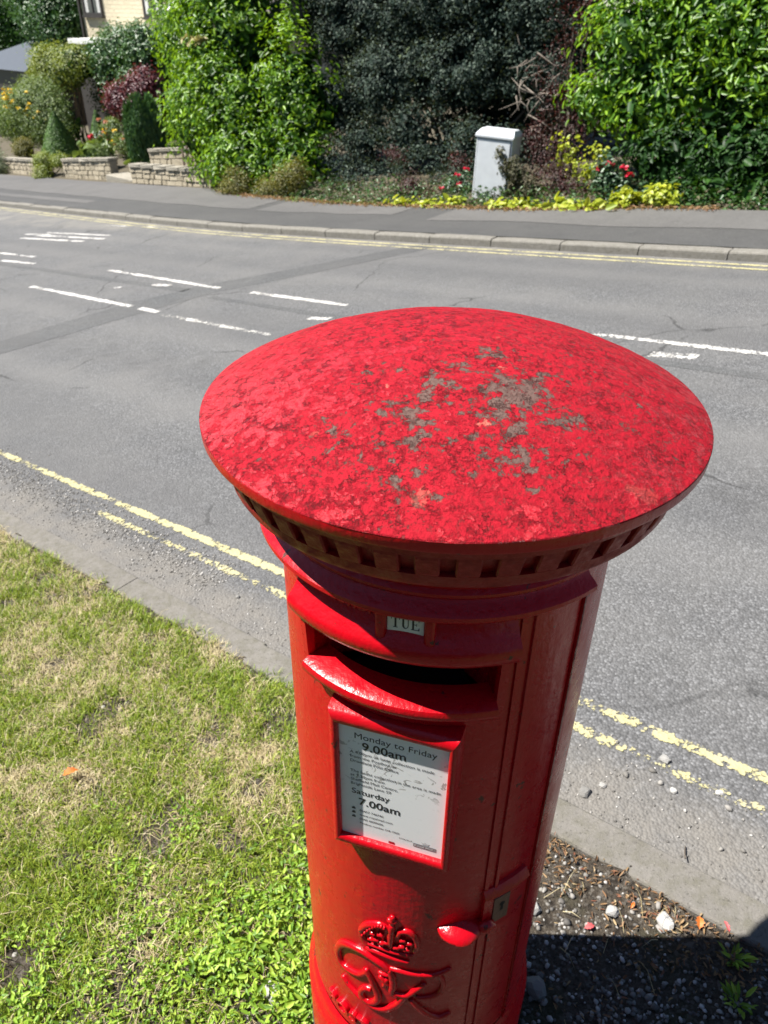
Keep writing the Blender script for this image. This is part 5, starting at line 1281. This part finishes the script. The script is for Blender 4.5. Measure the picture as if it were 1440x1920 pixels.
def fallen_leaf(s, t, L, w, mat, label, z=None, yaw=0.):
    """a lobed, curled fallen leaf"""
    prof_ = [(0, 0), (.12, .10), (.22, .34), (.32, .24), (.45, .46), (.58, .28), (.72, .34), (.85, .14), (1, 0)]
    V = [];
    for (a, b) in prof_:
        zc_ = .18*math.sin(a*3.1)*L
        V += [(a*L, b*w, zc_ + .35*b*w), (a*L, 0, zc_), (a*L, -b*w*.9, zc_ + .45*b*w)]
    F = []
    for i in range(len(prof_)-1): F += [(3*i, 3*i+3, 3*i+4, 3*i+1), (3*i+1, 3*i+4, 3*i+5, 3*i+2)]
    o = mk('fallen_leaf', V, F, M[mat]); z = float(vz(np.array([s]), np.array([t]))[0]) + .008 if z is None else z
    o.location = WA(s, t, z); o.rotation_euler = (.15, -.1, yaw); return tag(o, label, 'leaf', 'fallen leaves')
fallen_leaf(-1.44, -.105, .055, .036, 'orange_leaf', 'curled orange leaf on the grass at the left', float(vz(np.array([-1.44]), np.array([-.1]))[0]) + .035, .4)
fallen_leaf(.465, .625, .036, .03, 'orange_leaf', 'orange lobed leaf on the soil near the kerb at the right', None, 1.3)
fallen_leaf(.225, .455, .03, .022, 'pink_leaf', 'curled pink-red leaf at the edge of the box shadow', None, .2)
fallen_leaf(.53, .665, .035, .014, 'pink_leaf', 'narrow pink leaf beside the kerb at the far right', None, 1.7)
fallen_leaf(.10, .385, .03, .016, 'pink_leaf', 'pink leaf beside the white stone at the box foot', None, 2.4)
fallen_leaf(.30, .575, .024, .012, 'orange_leaf', 'small tan leaf above the flat grey pebble', None, .9)
# weeds in the shadow at the lower right
for (s_, t_, lab) in ((.56, .60, 'small green weed in the shadow at the right edge, nearer the kerb'), (.60, .50, 'small green weed in the shadow at the lower right corner'), (-.03, .645, 'little green tuft at the kerb behind the right foot of the box')):
    n = 26; root = empty('weed', WA(s_, t_, float(vz(np.array([s_]), np.array([t_]))[0]))); tag(root, lab, 'weed', 'weeds right of the box')
    a = rng.uniform(0, 6.28, n); D = np.stack([np.cos(a), np.sin(a), rng.uniform(.2, 1.2, n)], -1)
    P = np.array(root.location)[None] + unit(D)*rng.uniform(.0, .03, (n, 1)); Lw = rng.uniform(.02, .042, n)
    V, Q = leaf_mesh(P, np.stack([-D[:, 0], -D[:, 1], np.ones(n)*.9], -1), Lw, Lw*.28, .2, D); o = mkq('foliage', V, Q, M['weed']); o['kind'] = 'stuff'; adopt(o, root)
# twig on the road edge
V, F = tube([W(.36, .80, .022), W(.352, .825, .012), W(.345, .85, .007)], [.002, .0022, .0015], 6)
tag(mk('twig', V, F, M['bark'], None, True), 'short brown twig lying by the kerb at the right', 'twig')

# unseen hedge added behind the viewer: blocks sky light, gives gloss paint a dark reflection
hg = empty('added_hedge', W(0, -4.4)); tag(hg, 'unseen dense green hedge added behind the viewer for the gloss paint to mirror', 'hedge')
_bl = [(s_, -4.6, float(zst(s_, -4.6)) + z_, 1.3, .7, .9) for s_ in np.arange(-9, 10, 1.6) for z_ in (.7, 1.9, 2.8)]
P, N = crown_pts(_bl, 26000, .3, 14, .3, None, .3); sz = rng.uniform(.7, 1.3, len(P)); V, Q = leaf_mesh(P, N, .16*sz, .09*sz, .2)
o = mkq('crown', V, Q, M['laurel_dark']); o['kind'] = 'stuff'; adopt(o, hg)
for s_ in np.arange(-9, 10, 2.0):
    V, F = tube([W(s_, -4.6, -.1), W(s_ + .1, -4.6, 1.2), W(s_, -4.55, 2.4)], [.06, .05, .02], 8); adopt(mk('stem', V, F, M['bark'], None, True), hg)
